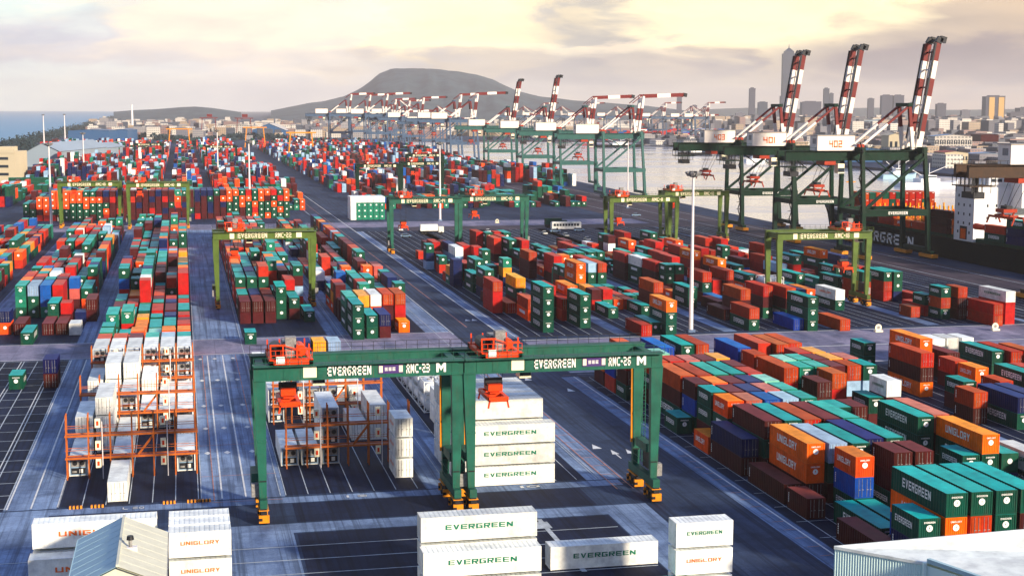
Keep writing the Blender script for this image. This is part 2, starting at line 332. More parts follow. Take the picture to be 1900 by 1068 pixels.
# water : one sheet
M_WAT = bpy.data.materials.new('water'); M_WAT.use_nodes = True; t = NT(M_WAT.node_tree); bs = M_WAT.node_tree.nodes['Principled BSDF']
bs.inputs['Base Color'].default_value = (0.40, 0.45, 0.56, 1); bs.inputs['Roughness'].default_value = 0.16; bs.inputs['IOR'].default_value = 1.33; bs.inputs['Specular IOR Level'].default_value = 0.9
pos = t.n('ShaderNodeNewGeometry').outputs['Position']
wn = t.n('ShaderNodeTexNoise', i_Vector=t.n('ShaderNodeMapping', i_0=pos, i_Scale=(1, 0.6, 1)).outputs[0], i_Scale=0.25, i_Detail=6.0, i_Roughness=0.6)
wb = t.n('ShaderNodeTexNoise', i_Vector=t.n('ShaderNodeMapping', i_0=pos, i_Scale=(0.35, 1.0, 1), i_Rotation=(0, 0, 0.5)).outputs[0], i_Scale=0.011, i_Detail=5.0, i_Distortion=0.8)
bu = t.n('ShaderNodeBump', i_Height=wn.outputs[0], i_Strength=0.30, i_Distance=0.5); t.t.links.new(bu.outputs[0], bs.inputs['Normal'])
t.t.links.new(t.n('ShaderNodeMapRange', i_0=wb.outputs[0], i_1=0.4, i_2=0.62, i_3=0.06, i_4=0.24).outputs[0], bs.inputs['Roughness'])
mb = MB(); sheet(mb, -60, HO, -1500, 24000, -2.2, M_WAT); tag(mb.build('water'), kind='structure')
M_SEA = M_WAT.copy(); M_SEA.name = 'sea'; M_SEA.node_tree.nodes['Principled BSDF'].inputs['Base Color'].default_value = (0.10, 0.27, 0.44, 1); M_SEA.node_tree.nodes['Principled BSDF'].inputs['Specular IOR Level'].default_value = 0.25
for l_ in list(M_SEA.node_tree.links):
    if l_.to_socket.name == 'Roughness': M_SEA.node_tree.links.remove(l_)
M_SEA.node_tree.nodes['Principled BSDF'].inputs['Roughness'].default_value = 0.55
mb = MB(); sheet(mb, -HO-8000, -60.02, -1500, 24000, -2.2, M_SEA); tag(mb.build('sea'), kind='structure')

pad, con, lin, pk, hz = MB(), MB(), MB(), MB(), MB()
Z1, Z2, Z3, Z4 = 0.012, 0.024, 0.036, 0.05
# concrete runways for gantry wheels : (x0, x1)
for x0, x1 in ((-46.5, -41.5), (-22.8, -16.4), (1.3, 12.0), (30.4, 36.6), (52.3, 57.6)): sheet(con, x0, x1, 188.5, 640, Z1, G_CONC)
for k in range(6):
    x = 68.2 + 25.1*k
    sheet(con, x, x+3.2, 120 if k == 0 else 135, 264, Z1, G_CONC); sheet(con, x, x+3.2, 312, 600, Z1, G_CONC)
sheet(con, 1.3, 11.8, 100, 175, Z1, G_CONC); sheet(con, 50.5, 56.5, 60, 172, Z1, G_CONC); sheet(con, -24, -17, 100, 188, Z1, G_CONC)
for y0, y1 in ((185.2, 188.0), (171.6, 175.6)): sheet(con, -60, 56.5, y0, y1, Z2, G_CONC)
sheet(con, 27, 33.5, 171.5, 176, Z3, G_CONC)
# crossings
sheet(con, -80, 58, 303, 324, Z2+0.006, G_PINK); sheet(con, 71, 196, 268, 309, Z2+0.006, G_PINK); sheet(con, -90, 200, 620, 650, Z2+0.006, G_PINK)
sheet(con, 196, 240, 250, 1500, Z1, G_APRON); sheet(con, 57.8, 68, 324, 1500, Z1, G_ROAD); sheet(con, 57.8, 68, 60, 303, Z1, G_ROAD)
sheet(con, 85, 195, 520, 620, Z1, G_APRON)
tag(con.build('pavement'), kind='structure')
# dark pads under the stacks
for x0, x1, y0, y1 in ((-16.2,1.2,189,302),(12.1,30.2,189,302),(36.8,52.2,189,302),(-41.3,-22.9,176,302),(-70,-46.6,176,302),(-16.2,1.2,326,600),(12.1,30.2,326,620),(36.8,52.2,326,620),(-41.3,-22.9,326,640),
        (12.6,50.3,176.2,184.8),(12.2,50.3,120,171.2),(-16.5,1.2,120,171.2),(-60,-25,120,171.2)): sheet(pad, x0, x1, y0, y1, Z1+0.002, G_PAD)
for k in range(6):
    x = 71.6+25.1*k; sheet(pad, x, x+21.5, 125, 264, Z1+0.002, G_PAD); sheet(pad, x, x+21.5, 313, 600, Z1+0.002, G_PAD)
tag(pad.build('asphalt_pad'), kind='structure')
# white lines
def vline(x, y0, y1, w=0.16, m=None, z=Z4, mb=None): sheet(mb or lin, x-w/2, x+w/2, y0, y1, z, m or M_LINE)
def hline(y, x0, x1, w=0.22, m=None, z=Z4+0.004): sheet(lin, x0, x1, y-w/2, y+w/2, z, m or M_LINE)
for x in (-22.4, -19.5, -16.3, 4.0, 7.0): vline(x, 189, 302, 0.22, M_LINEB)
for x in (-44.2, -46.6, -41.4): vline(x, 189, 302, 0.2)
for x in (1.4, 11.4, 33.5, 54.3): vline(x, 189, 640, 0.13)
for x0 in (-16, 12.3, 36.9):
    for c in range(7): vline(x0+2.87*c-0.2, 188.9, 302, 0.12)
for x0 in (-41, -66):
    for c in range(7):
        vline(x0+3.05*c, 189, 302, 0.16, M_LINEB if c % 2 else M_LINE)
        if c % 2: vline(x0+3.05*c+0.55, 189, 302, 0.16, M_LINE)
    for k in range(18): hline(189.5+6.6*k, x0, x0+18.4, 0.2)
for k in range(6):
    x0 = 73.3+25.1*k
    for c in range(7): vline(x0+2.85*c, 125, 263, 0.12); vline(x0+2.85*c, 313, 600, 0.14)
for k in range(20): hline(136+6.85*k, 71.8, 92, 0.14)
vline(70.6, 90, 264, 0.24, M_LINEB); vline(70.6, 312, 600, 0.2, M_LINEB); vline(57.9, 320, 1400, 0.3, M_LINE); vline(68.2, 320, 1400, 0.3, M_LINEB); vline(62.8, 330, 1400, 0.18, M_PINKL)
for y in (303.6, 323.6): hline(y, -80, 58, 0.3, M_LINEB)
for y in (268.6, 288, 308.6): hline(y, 71, 196, 0.5, M_LINEB)
for y in (150.5, 155.7, 160.8, 166.0): hline(y, -60, 50, 0.2, M_LINE)
vline(41.5, 150, 171, 0.6, M_LINE, Z4+0.012)
sheet(lin, 38.4, 42.2, 167.0, 169.8, Z4+0.016, M_LINE)
for x in (55.0, 57.2): vline(x, 183, 300, 0.16, M_PINKL)
for k in range(24): hline(186+5.0*k, 55.0, 57.2, 0.16, M_PINKL)
for k in range(34): hline(150+3.5*k, 68.9, 70.4, 0.14, M_PINKL)
vline(3.0, 188, 302, 0.12, M_PINKL); vline(9.6, 188, 302, 0.12, M_PINKL)
for y in (187.2, 201, 220, 243, 266): hline(y, 1.4, 11.6, 0.14, M_PINKL)
for x, y in ((60.5, 199.5), (62.8, 199.5)):     # lane arrows
    z = Z4; lin.poly([(x-0.1,y,z),(x+0.1,y,z),(x+0.1,y+3,z),(x-0.1,y+3,z)], [(0,1,2,3)], M_LINEB)
    lin.poly([(x-0.55,y+2.6,z+.004),(x+0.55,y+2.6,z+.004),(x,y+5.4,z+.004)], [(0,1,2)], M_LINEB)
for x, y in ((58.8, 206), (59.5, 262), (61.5, 262), (66.5, 250), (60, 420), (61.5, 425), (65, 340), (66.6, 340)):
    lin.poly([(x-0.7,y,Z4),(x+0.7,y,Z4),(x,y+3,Z4)], [(0,1,2)], M_LINEB)
for x in (2.6, 5.4, 9): 
    for y in (215, 232, 250, 274, 298): lin.poly([(x-0.5,y,Z4),(x,y-1,Z4),(x+0.5,y,Z4),(x,y+1,Z4)], [(0,1,2,3)], M_LINEB)
for x, y in ((-7, 186.6), (21, 186.6), (44, 186.6)): put_text(lin, 'L 60' if x < 0 else '1 2' if x < 30 else '10', (x, y, Z4+0.02), (1,0,0), (0,1,0), 2.6, 1.0, M_LINEB)
for x in (95, 115, 135, 155): 
    for k in range(9): hline(535, x+k*2.1, x+k*2.1+1.2, 0.9, M_LINEB) if k % 3 == 0 else None
for x in (205, 222, 236): vline(x, 320, 1400, 0.35, M_LINE)
tag(lin.build('road_marking'), kind='structure')
# orange / black warning kerbs in front of the reefer racks
for i, (xa, lab) in enumerate(((-14.8,'outermost, near the parking bay lines'), (-12.2,'second, beside the lone white container'), (-3.4,'right of the lone white container'), (-0.4,'middle of the three together'), (1.0,'last, at the edge of the pad'))):
    b = MB()
    for k in range(7): b.box(xa+k*0.22, xa+k*0.22+0.22, 187.7, 188.2, Z1, 0.35, M_KERB if k % 2 == 0 else M_BLK)
    tag(b.build('warning_kerb'), 'striped orange and black kerb block on the pad edge, '+lab, 'kerb block', 'striped kerb blocks before the reefer racks')

# ------------------------------------------------------------------ containers
LEN = {2: 6.06, 4: 12.19}; CW, CHH = 2.44, 2.59
def corr_side(mb, x, y0, y1, z0, z1, sgn, m, n, dd=0.045):
    d = dd*sgn; st = (y1-y0)/n; pr = []
    for i in range(n):
        y = y0+i*st; pr += [(x, y), (x, y+st*0.3), (x-d, y+st*0.5), (x-d, y+st*0.8)]
    pr.append((x, y1)); V = [(a, b, z0) for a, b in pr]+[(a, b, z1) for a, b in pr]; k = len(pr)
    fs = [(i, i+1, k+i+1, k+i) if sgn > 0 else (i+1, i, k+i, k+i+1) for i in range(k-1)]
    mb.poly(V, fs, m)
def corr_end(mb, y, x0, x1, z0, z1, sgn, m, n):
    d = 0.045*sgn; st = (x1-x0)/n; pr = []
    for i in range(n):
        x = x0+i*st; pr += [(x, y), (x+st*0.3, y), (x+st*0.5, y-d), (x+st*0.8, y-d)]
    pr.append((x1, y)); V = [(a, b, z0) for a, b in pr]+[(a, b, z1) for a, b in pr]; k = len(pr)
    fs = [(i+1, i, k+i, k+i+1) if sgn > 0 else (i, i+1, k+i+1, k+i) for i in range(k-1)]
    mb.poly(V, fs, m)
def emblem(mb, x, y, z, r, m, sgn=-1):
    """round white disc with a star-like cross cut, facing -Y"""
    n = 18; pts = [(x+r*math.cos(2*math.pi*i/n), y, z+r*math.sin(2*math.pi*i/n)) for i in range(n)]
    mb.poly(pts, [tuple(range(n))], m)
M_STAR = mat('emblem_star_green', (0.0, 0.12, 0.07), 0.5)
def body_mesh(c, L, kind, detail=2):
    """kind: 'e' EVERGREEN, 'u' UNIGLORY, 'p' plain; white ones get coloured letters"""
    m = CM[c]; mb = MB(); l = LEN[L]; h = CHH - 0.02; hw = CW/2; y0, y1 = -l/2, l/2
    let = M_LET if c not in 'WSL' else (M_LETG if kind == 'e' else M_LETO)
    if detail == 0: mb.box(-hw, hw, y0, y1, 0, h, m)
    else:
        p = 0.14
        for sx in (-1, 1):
            for yy in (y0, y1-p): mb.box(*(sorted((sx*hw, sx*(hw-p)))), yy, yy+p, 0, h, m)
            xa, xb = sorted((sx*(hw-0.005), sx*(hw-0.11)))
            mb.box(xa, xb, y0+p, y1-p, 0.02, 0.17, m); mb.box(xa, xb, y0+p, y1-p, h-0.10, h-0.01, m)
            corr_side(mb, sx*(hw-0.03), y0+p, y1-p, 0.17, h-0.10, sx, m, 20 if L == 4 else 10, 0.006 if c == 'W' else 0.045)
        for yy, sg in ((y0, -1), (y1, 1)):
            ya, yb = sorted((yy-sg*0.005, yy-sg*0.11))
            mb.box(-hw+p, hw-p, ya, yb, 0.02, 0.17, m); mb.box(-hw+p, hw-p, ya, yb, h-0.10, h-0.01, m)
        corr_end(mb, y0+0.03, -hw+p, hw-p, 0.17, h-0.10, -1, m, 9); corr_end(mb, y1-0.03, -hw+p, hw-p, 0.17, h-0.10, 1, m, 9)
        # roof, gently ribbed
        nr = 24 if L == 4 else 12; st = (l-0.2)/nr
        for i in range(nr):
            ya = y0+0.1+i*st
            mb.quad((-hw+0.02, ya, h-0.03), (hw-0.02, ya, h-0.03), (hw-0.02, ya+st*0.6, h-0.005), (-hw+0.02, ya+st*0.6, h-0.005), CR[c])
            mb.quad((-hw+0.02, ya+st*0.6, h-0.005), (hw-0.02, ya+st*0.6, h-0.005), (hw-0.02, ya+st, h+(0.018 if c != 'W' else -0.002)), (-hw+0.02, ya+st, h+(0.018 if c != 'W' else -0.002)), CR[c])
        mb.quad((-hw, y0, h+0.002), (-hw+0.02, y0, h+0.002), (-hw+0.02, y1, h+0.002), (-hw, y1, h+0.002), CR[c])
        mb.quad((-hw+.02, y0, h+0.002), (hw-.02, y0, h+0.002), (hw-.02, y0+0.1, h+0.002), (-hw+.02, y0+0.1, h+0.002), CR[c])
    if kind in 'eu':
        word = 'EVERGREEN' if kind == 'e' else 'UNIGLORY'
        big = (c not in 'WSL')
        wl = l*(0.52 if big else 0.58) if L == 4 else l*0.62; hl = (1.0 if L == 4 else 0.72) if big else (0.52 if L == 4 else 0.38)
        put_text(mb, word, (-hw-0.02, 0.3 if big else 0, CHH*0.56), (0, -1, 0), (0, 0, 1), wl, hl, let, 0.035)
        put_text(mb, word, (hw+0.02, 0, CHH*0.56), (0, 1, 0), (0, 0, 1), wl, hl, let, 0.035)
        if big:
            emblem(mb, 0.0, y0-0.012, 1.50, 0.36, let)
            mb.poly([(0, y0-0.02, 1.73), (-0.06, y0-0.02, 1.52), (0, y0-0.02, 1.36), (0.06, y0-0.02, 1.52)], [(0, 1, 2, 3)], m)
            put_text(mb, word, (0.0, y0-0.012, 2.12), (1, 0, 0), (0, 0, 1), 1.25, 0.19, let, 0.03)
    else:
        if c in 'MRBNU':   # stacked code plate near the corner, and on the end
            k = rng.choice((0, 1))
            for i in range(5): mb.quad((-hw-0.02, y1-0.42, 0.8+i*0.26), (-hw-0.02, y1-0.62, 0.8+i*0.26), (-hw-0.02, y1-0.62, 0.98+i*0.26), (-hw-0.02, y1-0.42, 0.98+i*0.26), let)
            for i in range(3): mb.quad((0.15+i*0.26, y0-0.012, 2.12), (0.34+i*0.26, y0-0.012, 2.12), (0.34+i*0.26, y0-0.012, 2.27), (0.15+i*0.26, y0-0.012, 2.27), let)
    return mb
_body = {}
def body(c, L, kind, d):
    k = (c, L, kind, d)
    if k not in _body: _body[k] = body_mesh(c, L, kind, d).data('shipping_container')
    return _body[k]
_door = {}
def door(c, side, L):
    k = (c, side)
    if (k, L) in _door: return _door[(k, L)]
    mb = MB(); y = -LEN[L]/2-0.02; x0, x1 = (-1.07, -0.015) if side < 0 else (0.015, 1.07); m = CM[c]
    mb.box(x0, x1, y-0.02, y+0.03, 0.2, 2.44, m)
    for z in (0.9, 1.6, 2.2): mb.box(x0+0.05, x1-0.05, y-0.035, y-0.02, z, z+0.05, m)
    for fx in (0.3, 0.72):
        xx = x0+(x1-x0)*fx; mb.tube((xx, y-0.05, 0.2), (xx, y-0.05, 2.45), 0.028, M_GREYM, 6)
        mb.box(xx-0.05, xx+0.2, y-0.08, y-0.04, 1.05, 1.12, M_GREYM)
    _door[(k, L)] = mb.data('door'); return _door[(k, L)]
_cool = {}
def cooling(L):
    if L in _cool: return _cool[L]
    mb = MB(); y = -LEN[L]/2-0.015
    mb.box(-1.07, 1.07, y-0.03, y+0.02, 0.15, 2.45, CM['S'])
    mb.box(-0.95, 0.95, y-0.05, y-0.03, 0.3, 1.15, M_DARK); mb.box(-0.95, 0.95, y-0.05, y-0.03, 1.3, 2.3, M_GREYM)
    n = 14
    for cx in (-0.45, 0.5):
        mb.poly([(cx+0.33*math.cos(6.283*i/n), y-0.055, 1.8+0.33*math.sin(6.283*i/n)) for i in range(n)], [tuple(range(n))], M_DARK)
    mb.box(0.1, 0.6, y-0.08, y-0.05, 0.45, 1.0, CM['W']); mb.box(-0.8, -0.2, y-0.07, y-0.05, 0.5, 0.75, M_GREYM)
    _cool[L] = mb.data('cooling_unit'); return _cool[L]

SPEC = []   # every box: dict(x,y (front-left), L, tier, top, color, kind, rot, blk, colno, end)
LETTER = {'G': 'e', 'O': 'u', 'g': 'e'}
def add_stack(x, y, L, st, blk, rot=0, end=None, kinds=None, hgt=CHH):
    for i, c in enumerate(st):
        k = LETTER.get(c, 'p')
        if c == 'W': k = 'e' if (len(SPEC)*7) % 3 else 'u'
        if kinds: k = kinds[i]
        cx, cy = (x+CW/2, y+LEN[L]/2) if not rot else (x+LEN[L]/2, y+CW/2)
        SPEC.append(dict(x=cx, y=cy, z=Z1+0.01+i*hgt, L=L, c=c, k=k, rot=rot, blk=blk, t=i, n=len(st), end=end, x0=x, y0=y))

# --- block nearest the main road, hand-read from the photograph
P_ = 2.85; DX = [73.5+P_*i for i in range(6)]
D = """0,136.3,2,GNG;0,143.6,4,M;0,164.2,2,M;0,171.3,4,M;0,186.0,4,MN;0,199.2,2,O;1,136,4,MUOG;2,136,4,MNBG;3,136,4,GMGG;4,136,4,NGMG;5,136,4,MMM;1,150.5,4,G;2,150.4,4,G;1,171,4,MOO;2,170.6,4,MGS;
3,170,4,GGG;4,172,4,MNN;5,172,4,GGG;4,164.2,2,GMM;5,164.2,2,GMM;1,185,4,MGM;2,184.8,4,GGG;3,184.8,4,MGR;4,184.8,4,GMM;5,184.8,4,MGg;1,199,2,MGO;1,206,2,MGG;1,213,2,GUM;1,220,4,GMB;
2,199,2,MGP;2,206,2,GMM;2,213,2,MGO;2,220,4,GMR;3,199,2,GUU;3,206,2,MNN;3,213,2,GMM;3,220,4,GGg;4,199,2,MWS;4,206,2,GMP;4,213,2,MNN;4,220,4,MGG;5,199,2,MGg;5,206,2,MGg;5,213,2,GML;5,220,2,GMR;5,227,2,MGM;
1,233.5,2,MGB;2,233.5,2,GMR;3,233.5,2,MGP;4,233.5,2,GMM;5,234.5,2,MMY;1,241,2,GMG;2,241,2,MGL;3,247,4,MGU;4.6,249.3,4,GGG;5.6,249.5,4,GMR;0,247,2,BU;0,254,2,MO;1,248,4,GMB;2,254,2,MR;0,213,2,G;4,241,2,GG;0,240,2,GMR"""
for e in D.replace('\n', '').split(';'):
    c, y, L, st = e.split(','); add_stack(73.5+P_*float(c), float(y), int(L), st, 'block nearest the main road')
for c, y in ((2, 156.9),): pass
add_stack(DX[2], 163.0, 2, 'GUO', 'block nearest the main road')
Eb = """95.4,244.2,4,MGU;95.4,223.4,4,MRR;95.4,236.6,2,MMR;95.4,210.4,2,MMM;95.4,203.5,2,GG;98.1,183.2,4,GGG;98.1,223.4,2,GGg;98.1,230.4,2,GGL;98.1,216.6,2,MG;98.1,203.5,2,MM;100.9,216.9,2,GRB;100.9,223.7,2,GGg;100.9,230.6,2,MGg;
100.9,248.4,4,MMB;103.7,246.6,4,MMB;106.5,247.4,4,MMB;103.7,223.4,2,MGM;103.7,230.4,2,MMM;103.7,237.2,2,MMR;106.5,237.2,2,MMY;106.5,230.3,2,MMY;106.5,223.3,2,MSR;109.3,230.3,2,GMP;109.3,223.2,2,MSG;106.5,209.2,2,GMW;
100.9,171.1,4,GGO;100.9,184.2,4,MMP;103.8,190,2,MO;103.7,171,4,NG;107.2,166,4,GW;98.1,171,2,MG;98.1,241,2,MM;109.3,240,4,MM;98.1,248.4,4,GM;109.3,250,2,GR;103.7,209.5,2,MG"""
for e in Eb.replace('\n', '').split(';'):
    x, y, L, st = e.split(','); add_stack(float(x), float(y), int(L), st, 'second block from the road')
Fb = """124.6,232.4,4,OMR;132.3,247.3,4,GMO;125.1,218.8,2,MG;126.6,204.8,4,GN;134,230.4,2,BO;134,237.5,2,MB;139.7,222,4,GG;146.5,246.3,4,GG;140,262,2,WW;143,262,2,WW;146,262.2,2,WW;149.2,262,2,WW;137.2,246,4,MM;129.6,204.8,4,GN;131.3,218,2,MR;149.6,245,4,MR;142.6,222,4,MR;153,243,4,GB;127.3,260,2,GG;137,232,4,M;122,210,2,MB"""
for e in Fb.split(';'):
    x, y, L, st = e.split(','); add_stack(float(x), float(y), int(L), st, 'third block from the road')
# --- beyond the right-hand crossing, positions measured from the photograph
MID = "182.5,307.0,4,RR;144.5,307.4,4,R;97.8,308.4,4,R;137.1,308.5,4,GGG;103.6,308.7,4,GGO;186.8,309.1,4,RRW;134.5,310.3,4,U;124.3,311.7,4,GR;101.0,312.0,4,G;78.0,318.4,4,GGGG;179.9,318.7,2,MMR;176.1,319.7,2,GRG;175.1,325.9,2,RG;175.5,332.2,2,R;87.9,323.2,4,GGG;170.7,324.2,2,B;127.4,325.1,4,MMB;139.1,325.8,4,GMB;124.8,328.8,4,M;135.0,329.9,4,GMR;86.7,335.6,4,BR;78.9,337.1,4,OB;98.7,337.3,4,G;158.1,339.4,4,GW;107.7,339.7,4,G;89.3,340.1,4,GMO;84.1,340.6,4,GMR;111.6,342.4,4,MMR;128.5,343.0,4,M;183.4,343.8,4,R;131.1,348.9,4,U;76.6,350.6,4,B;123.7,351.6,4,GG;180.8,353.2,4,NGG;178.2,353.7,4,RRG;172.3,354.0,4,RRG;177.1,366.0,4,MRR;80.7,358.3,4,MGY;131.0,361.2,4,MGR;171.3,366.4,4,GG;138.3,364.4,4,MMR;98.4,365.9,4,GGOO;75.5,371.4,2,M;76.9,378.3,4,NMG;130.3,380.8,2,MMG;127.7,381.3,2,MGG;126.7,387.5,4,MMR;110.7,388.9,4,GGB;108.1,389.5,4,GGS;181.3,389.5,4,GG;146.8,392.6,4,MMO;126.4,399.9,4,GGW;171.9,397.9,4,GRG;83.0,398.5,4,N;154.7,399.0,4,RG;168.4,399.9,4,MS;136.2,401.5,4,MMR;110.2,402.1,4,MMR;79.5,405.1,4,MGG;129.0,405.4,4,GGG;136.8,413.8,4,GGR;103.6,410.3,4,MRR;125.4,412.2,4,MMR;106.2,412.2,2,MRO;186.8,412.6,4,MGO;136.5,426.2,4,GGG;147.6,415.9,4,MRO;73.8,419.6,2,B;196.9,419.8,4,NN;99.2,423.1,4,MMB;173.4,423.1,4,RB;153.5,424.9,4,MMR;188.7,428.2,4,RG;162.6,431.0,2,GGG;148.9,431.0,4,MMR;176.1,431.1,4,MMR;87.2,432.9,2,RGG;169.9,436.5,4,MR;80.6,441.9,4,USW;75.7,442.5,2,BG;86.6,443.3,2,MMR;84.0,448.0,4,MRR;146.4,448.0,4,MMR;80.7,454.2,4,USN;154.6,452.1,4,MMO;103.3,452.3,4,MG;171.0,454.8,4,MBR;139.7,455.0,4,MRO;167.0,458.6,4,MMB;76.9,461.6,4,MMR;105.9,461.8,4,MMR;102.6,465.3,4,MGG;98.9,471.9,4,MRB;102.2,477.6,4,MMR;156.0,482.8,4,MGG;147.1,484.5,4,NMR;76.0,485.3,2,B;106.7,492.4,4,MGG;100.6,493.6,2,GGG;104.1,496.1,2,MMR;98.0,497.3,4,MRR"
MIDL = []
for e in MID.split(';'):
    x, y, L, st = e.split(','); x = float(x); y = float(y); MIDL.append((x, y, int(L)))
    blk = 'block past the crossing' if x < 94 else 'block at the lamp mast' if x < 121 else 'right of the lamp mast' if x < 160 else 'block nearest the quay'
    add_stack(x, y, int(L), st, blk)
def wpick(p): return rng.choices([a for a, _ in p], [b for _, b in p])[0]
PAL = [('G',31),('M',15),('R',18),('B',9),('O',9),('N',5),('U',3),('W',3),('g',9),('Y',2),('S',2),('P',1)]
_last = {}
def wrun(key, pal, keep=0.5):
    if key in _last and rng.random() < keep: return _last[key]
    _last[key] = wpick(pal); return _last[key]
def free(x, y, L): return all(abs(x-a) > 2.5 or y >= b+LEN[l]+0.1 or b >= y+LEN[L]+0.1 for a, b, l in MIDL)
def fill(x0, ncol, y0, y1, blk, hts, dens, pal=PAL, pitch=2.85, p20=0.45, slot=6.75):
    k = int((y1-y0)/slot)
    cont = [0]*ncol
    base = [rng.choice(hts) for _ in range(ncol)]
    i = 0
    while i < k:
        two = rng.random() < p20
        for c in range(ncol):
            x = x0+pitch*c; y = y0+i*slot
            if rng.random() > dens: continue
            if rng.random() < 0.45: base[c] = rng.choice(hts)
            n = base[c]
            if two:
                if free(x, y, 2): MIDL.append((x, y, 2)); add_stack(x, y, 2, ''.join(wrun((x0, 2), pal, .35) for _ in range(n)), blk)
                if i+1 < k and free(x, y+slot, 2): MIDL.append((x, y+slot, 2)); add_stack(x, y+slot, 2, ''.join(wpick(pal) for _ in range(max(1, n+rng.choice((-1, 0, 0))))), blk)
            elif i+1 < k and free(x, y, 4): MIDL.append((x, y, 4)); add_stack(x, y, 4, ''.join(wrun((x0, 4), pal, .35) for _ in range(n)), blk)
        i += 2
# --- left blocks (north of the crossing)
Bw = 'left block past the crossing'
for c, (st2) in enumerate(('MGG','GR','NO','GM','MG','GGR')): add_stack(-16+2.87*c, 294, 2, st2, 'behind the left reefer racks')
A1 = {0:[(301.5,2,'Gg'),(311,4,'MGg'),(327,4,'MO'),(341,4,'GM'),(355,4,'Gg')],1:[(301.5,2,'GG'),(315,4,'MRg'),(330,4,'GG'),(345,4,'GR')],2:[(301.5,2,'SO'),(308.5,4,'MO'),(324,2,'SY'),(335,4,'OG')],3:[(301.5,2,'OL'),(309,4,'MG'),(324,2,'GG'),(335,4,'MR')],4:[(301.5,2,'OO'),(311,4,'RG'),(326,2,'NN'),(335,4,'MM')],5:[(301.5,2,'OO'),(311,4,'MM'),(326,2,'GR'),(335,4,'MG')]}
for c, l in A1.items():
    for y, L, st in l: add_stack(-16+2.87*c, y, L, st, 'block beyond the reefer racks'); MIDL.append((-16+2.87*c, y, L))
fill(-16, 6, 349, 590, 'block beyond the reefer racks', (2,3,3,4), 0.93, pitch=2.87)
# block at the far left
for x, y, L, st in ((-25.2,336,2,'W'),(-28.1,337,4,'M'),(-31,337,4,'M'),(-34.2,324,4,'G'),(-37.1,338,4,'M'),(-40.3,340,2,'ON'),(-44,322,4,'R'),(-31,352,4,'GG'),(-28.1,352,2,'MR'),(-25.2,355,2,'N'),(-22.9,357,4,'MM'),(-31,272,2,'G'),(-25.1,272.3,2,'MN')):
    add_stack(x, y, L, st, 'far left block'); MIDL.append((x, y, L))
fill(-39.5, 6, 366, 600, 'far left block', (2,3,3), 0.88)
fill(-66, 6, 400, 600, 'outermost left block', (2,2,3), 0.8)
# block under the pale green gantry
for x, y, L, st in ((12.3,346,4,'MM'),(15.2,346,4,'MM'),(18.1,346,4,'MM'),(27.1,346,4,'G'),(12.1,315,2,'G'),(21,352,4,'GGG'),(24,351,4,'MG'),(12.3,360,4,'GG'),(15.2,360,4,'GN'),(18.1,360,4,'GR'),(21,366,4,'GG'),(24,366,4,'MGR')):
    add_stack(x, y, L, st, 'under the pale green gantry'); MIDL.append((x, y, L))
fill(12.3, 6, 300, 312, 'white row by the crossing', (1,), 0.0)
for c, st in enumerate(('W','W','MM','MN','GY','GS')): add_stack(12.3+2.87*c, 283 if c > 1 else 277, 4 if c < 2 else 2, st, 'behind the twin gantries')
for c, st in enumerate(('S','N','Y','U')): add_stack(12.3+2.87*(c+2), 276, 2, st, 'behind the twin gantries')
for c, st in enumerate(('S','P','S','P','S','P')): add_stack(12.3+2.87*c, 262, 4, st, 'behind the twin gantries')
fill(12.3, 6, 374, 600, 'under the pale green gantry', (2,3,3,4), 0.93, pitch=2.87)
for x, y, L, st in ((35.2,316.5,4,'GGG'),(38.3,317.5,4,'GG'),(41.2,318,4,'MN'),(46.4,325,2,'O'),(35.2,330,4,'GGg'),(38.1,331,4,'MMY'),(41,332,4,'MOW'),(43.9,333,4,'MMB'),(46.7,333,4,'RRB'),(38.1,345,2,'MR'),(41,346,2,'GG'),(46.7,346,2,'RG'),(35.2,345,2,'MM')):
    add_stack(x, y, L, st, 'between green gantry and road'); MIDL.append((x, y, L))
fill(35.2, 6, 353, 600, 'between green gantry and road', (1,2,3,3), 0.9, pitch=2.87)
# fill the measured blocks behind their first rows
for x0, blk in ((73.5,'block past the crossing'),(98.7,'block at the lamp mast'),(124,'right of the lamp mast')): fill(x0, 6, 352, 505, blk, (1,1,2,2,3), 0.62)
fill(149, 6, 362, 500, 'right of the lamp mast', (1,2,2), 0.5); fill(174, 6, 372, 480, 'block nearest the quay', (1,2), 0.4)
# white wall of reefers and the long far wall
for c in range(6): add_stack(73.4+2.6*c, 664, 4, 'gggW' if c else 'WWWW', 'pale block by far road')
wall = ["NGRRRRGGGGMGBMGMMMMMRMMMMNRMMMMRMMGOGOGGG","GGMOGGGGGGGGOMRMMMMRMNMMMGMMNMMGGMGRGGGOG","GMOOOOOGGOGGGMMMMNMMMMGBNMMMNMNGGOGOGGOGG","RROOOOOOOOOOMRMMBMMNMRMOMMNMGMOOGOOGOMGRO","ROOOOOOOOGGMNMNMMMMMNMMgGMNNNGMOOGRGOORGO"]
for c in range(41):
    st = ''.join(r[c] for r in wall); n = 5 if c > 3 else 3+c//2
    add_stack(-69+2.85*c, 683, 4, st[:n], 'long wall of containers'); 
    add_stack(-69+2.85*c, 697, 4, ''.join(wpick(PAL) for _ in range(n)), 'long wall of containers')
for k in range(3):
    for j in range(3): add_stack(-103+14*k, 942, 4, 'GGG', 'teal rows by the sheds', rot=1) if j == 0 else None
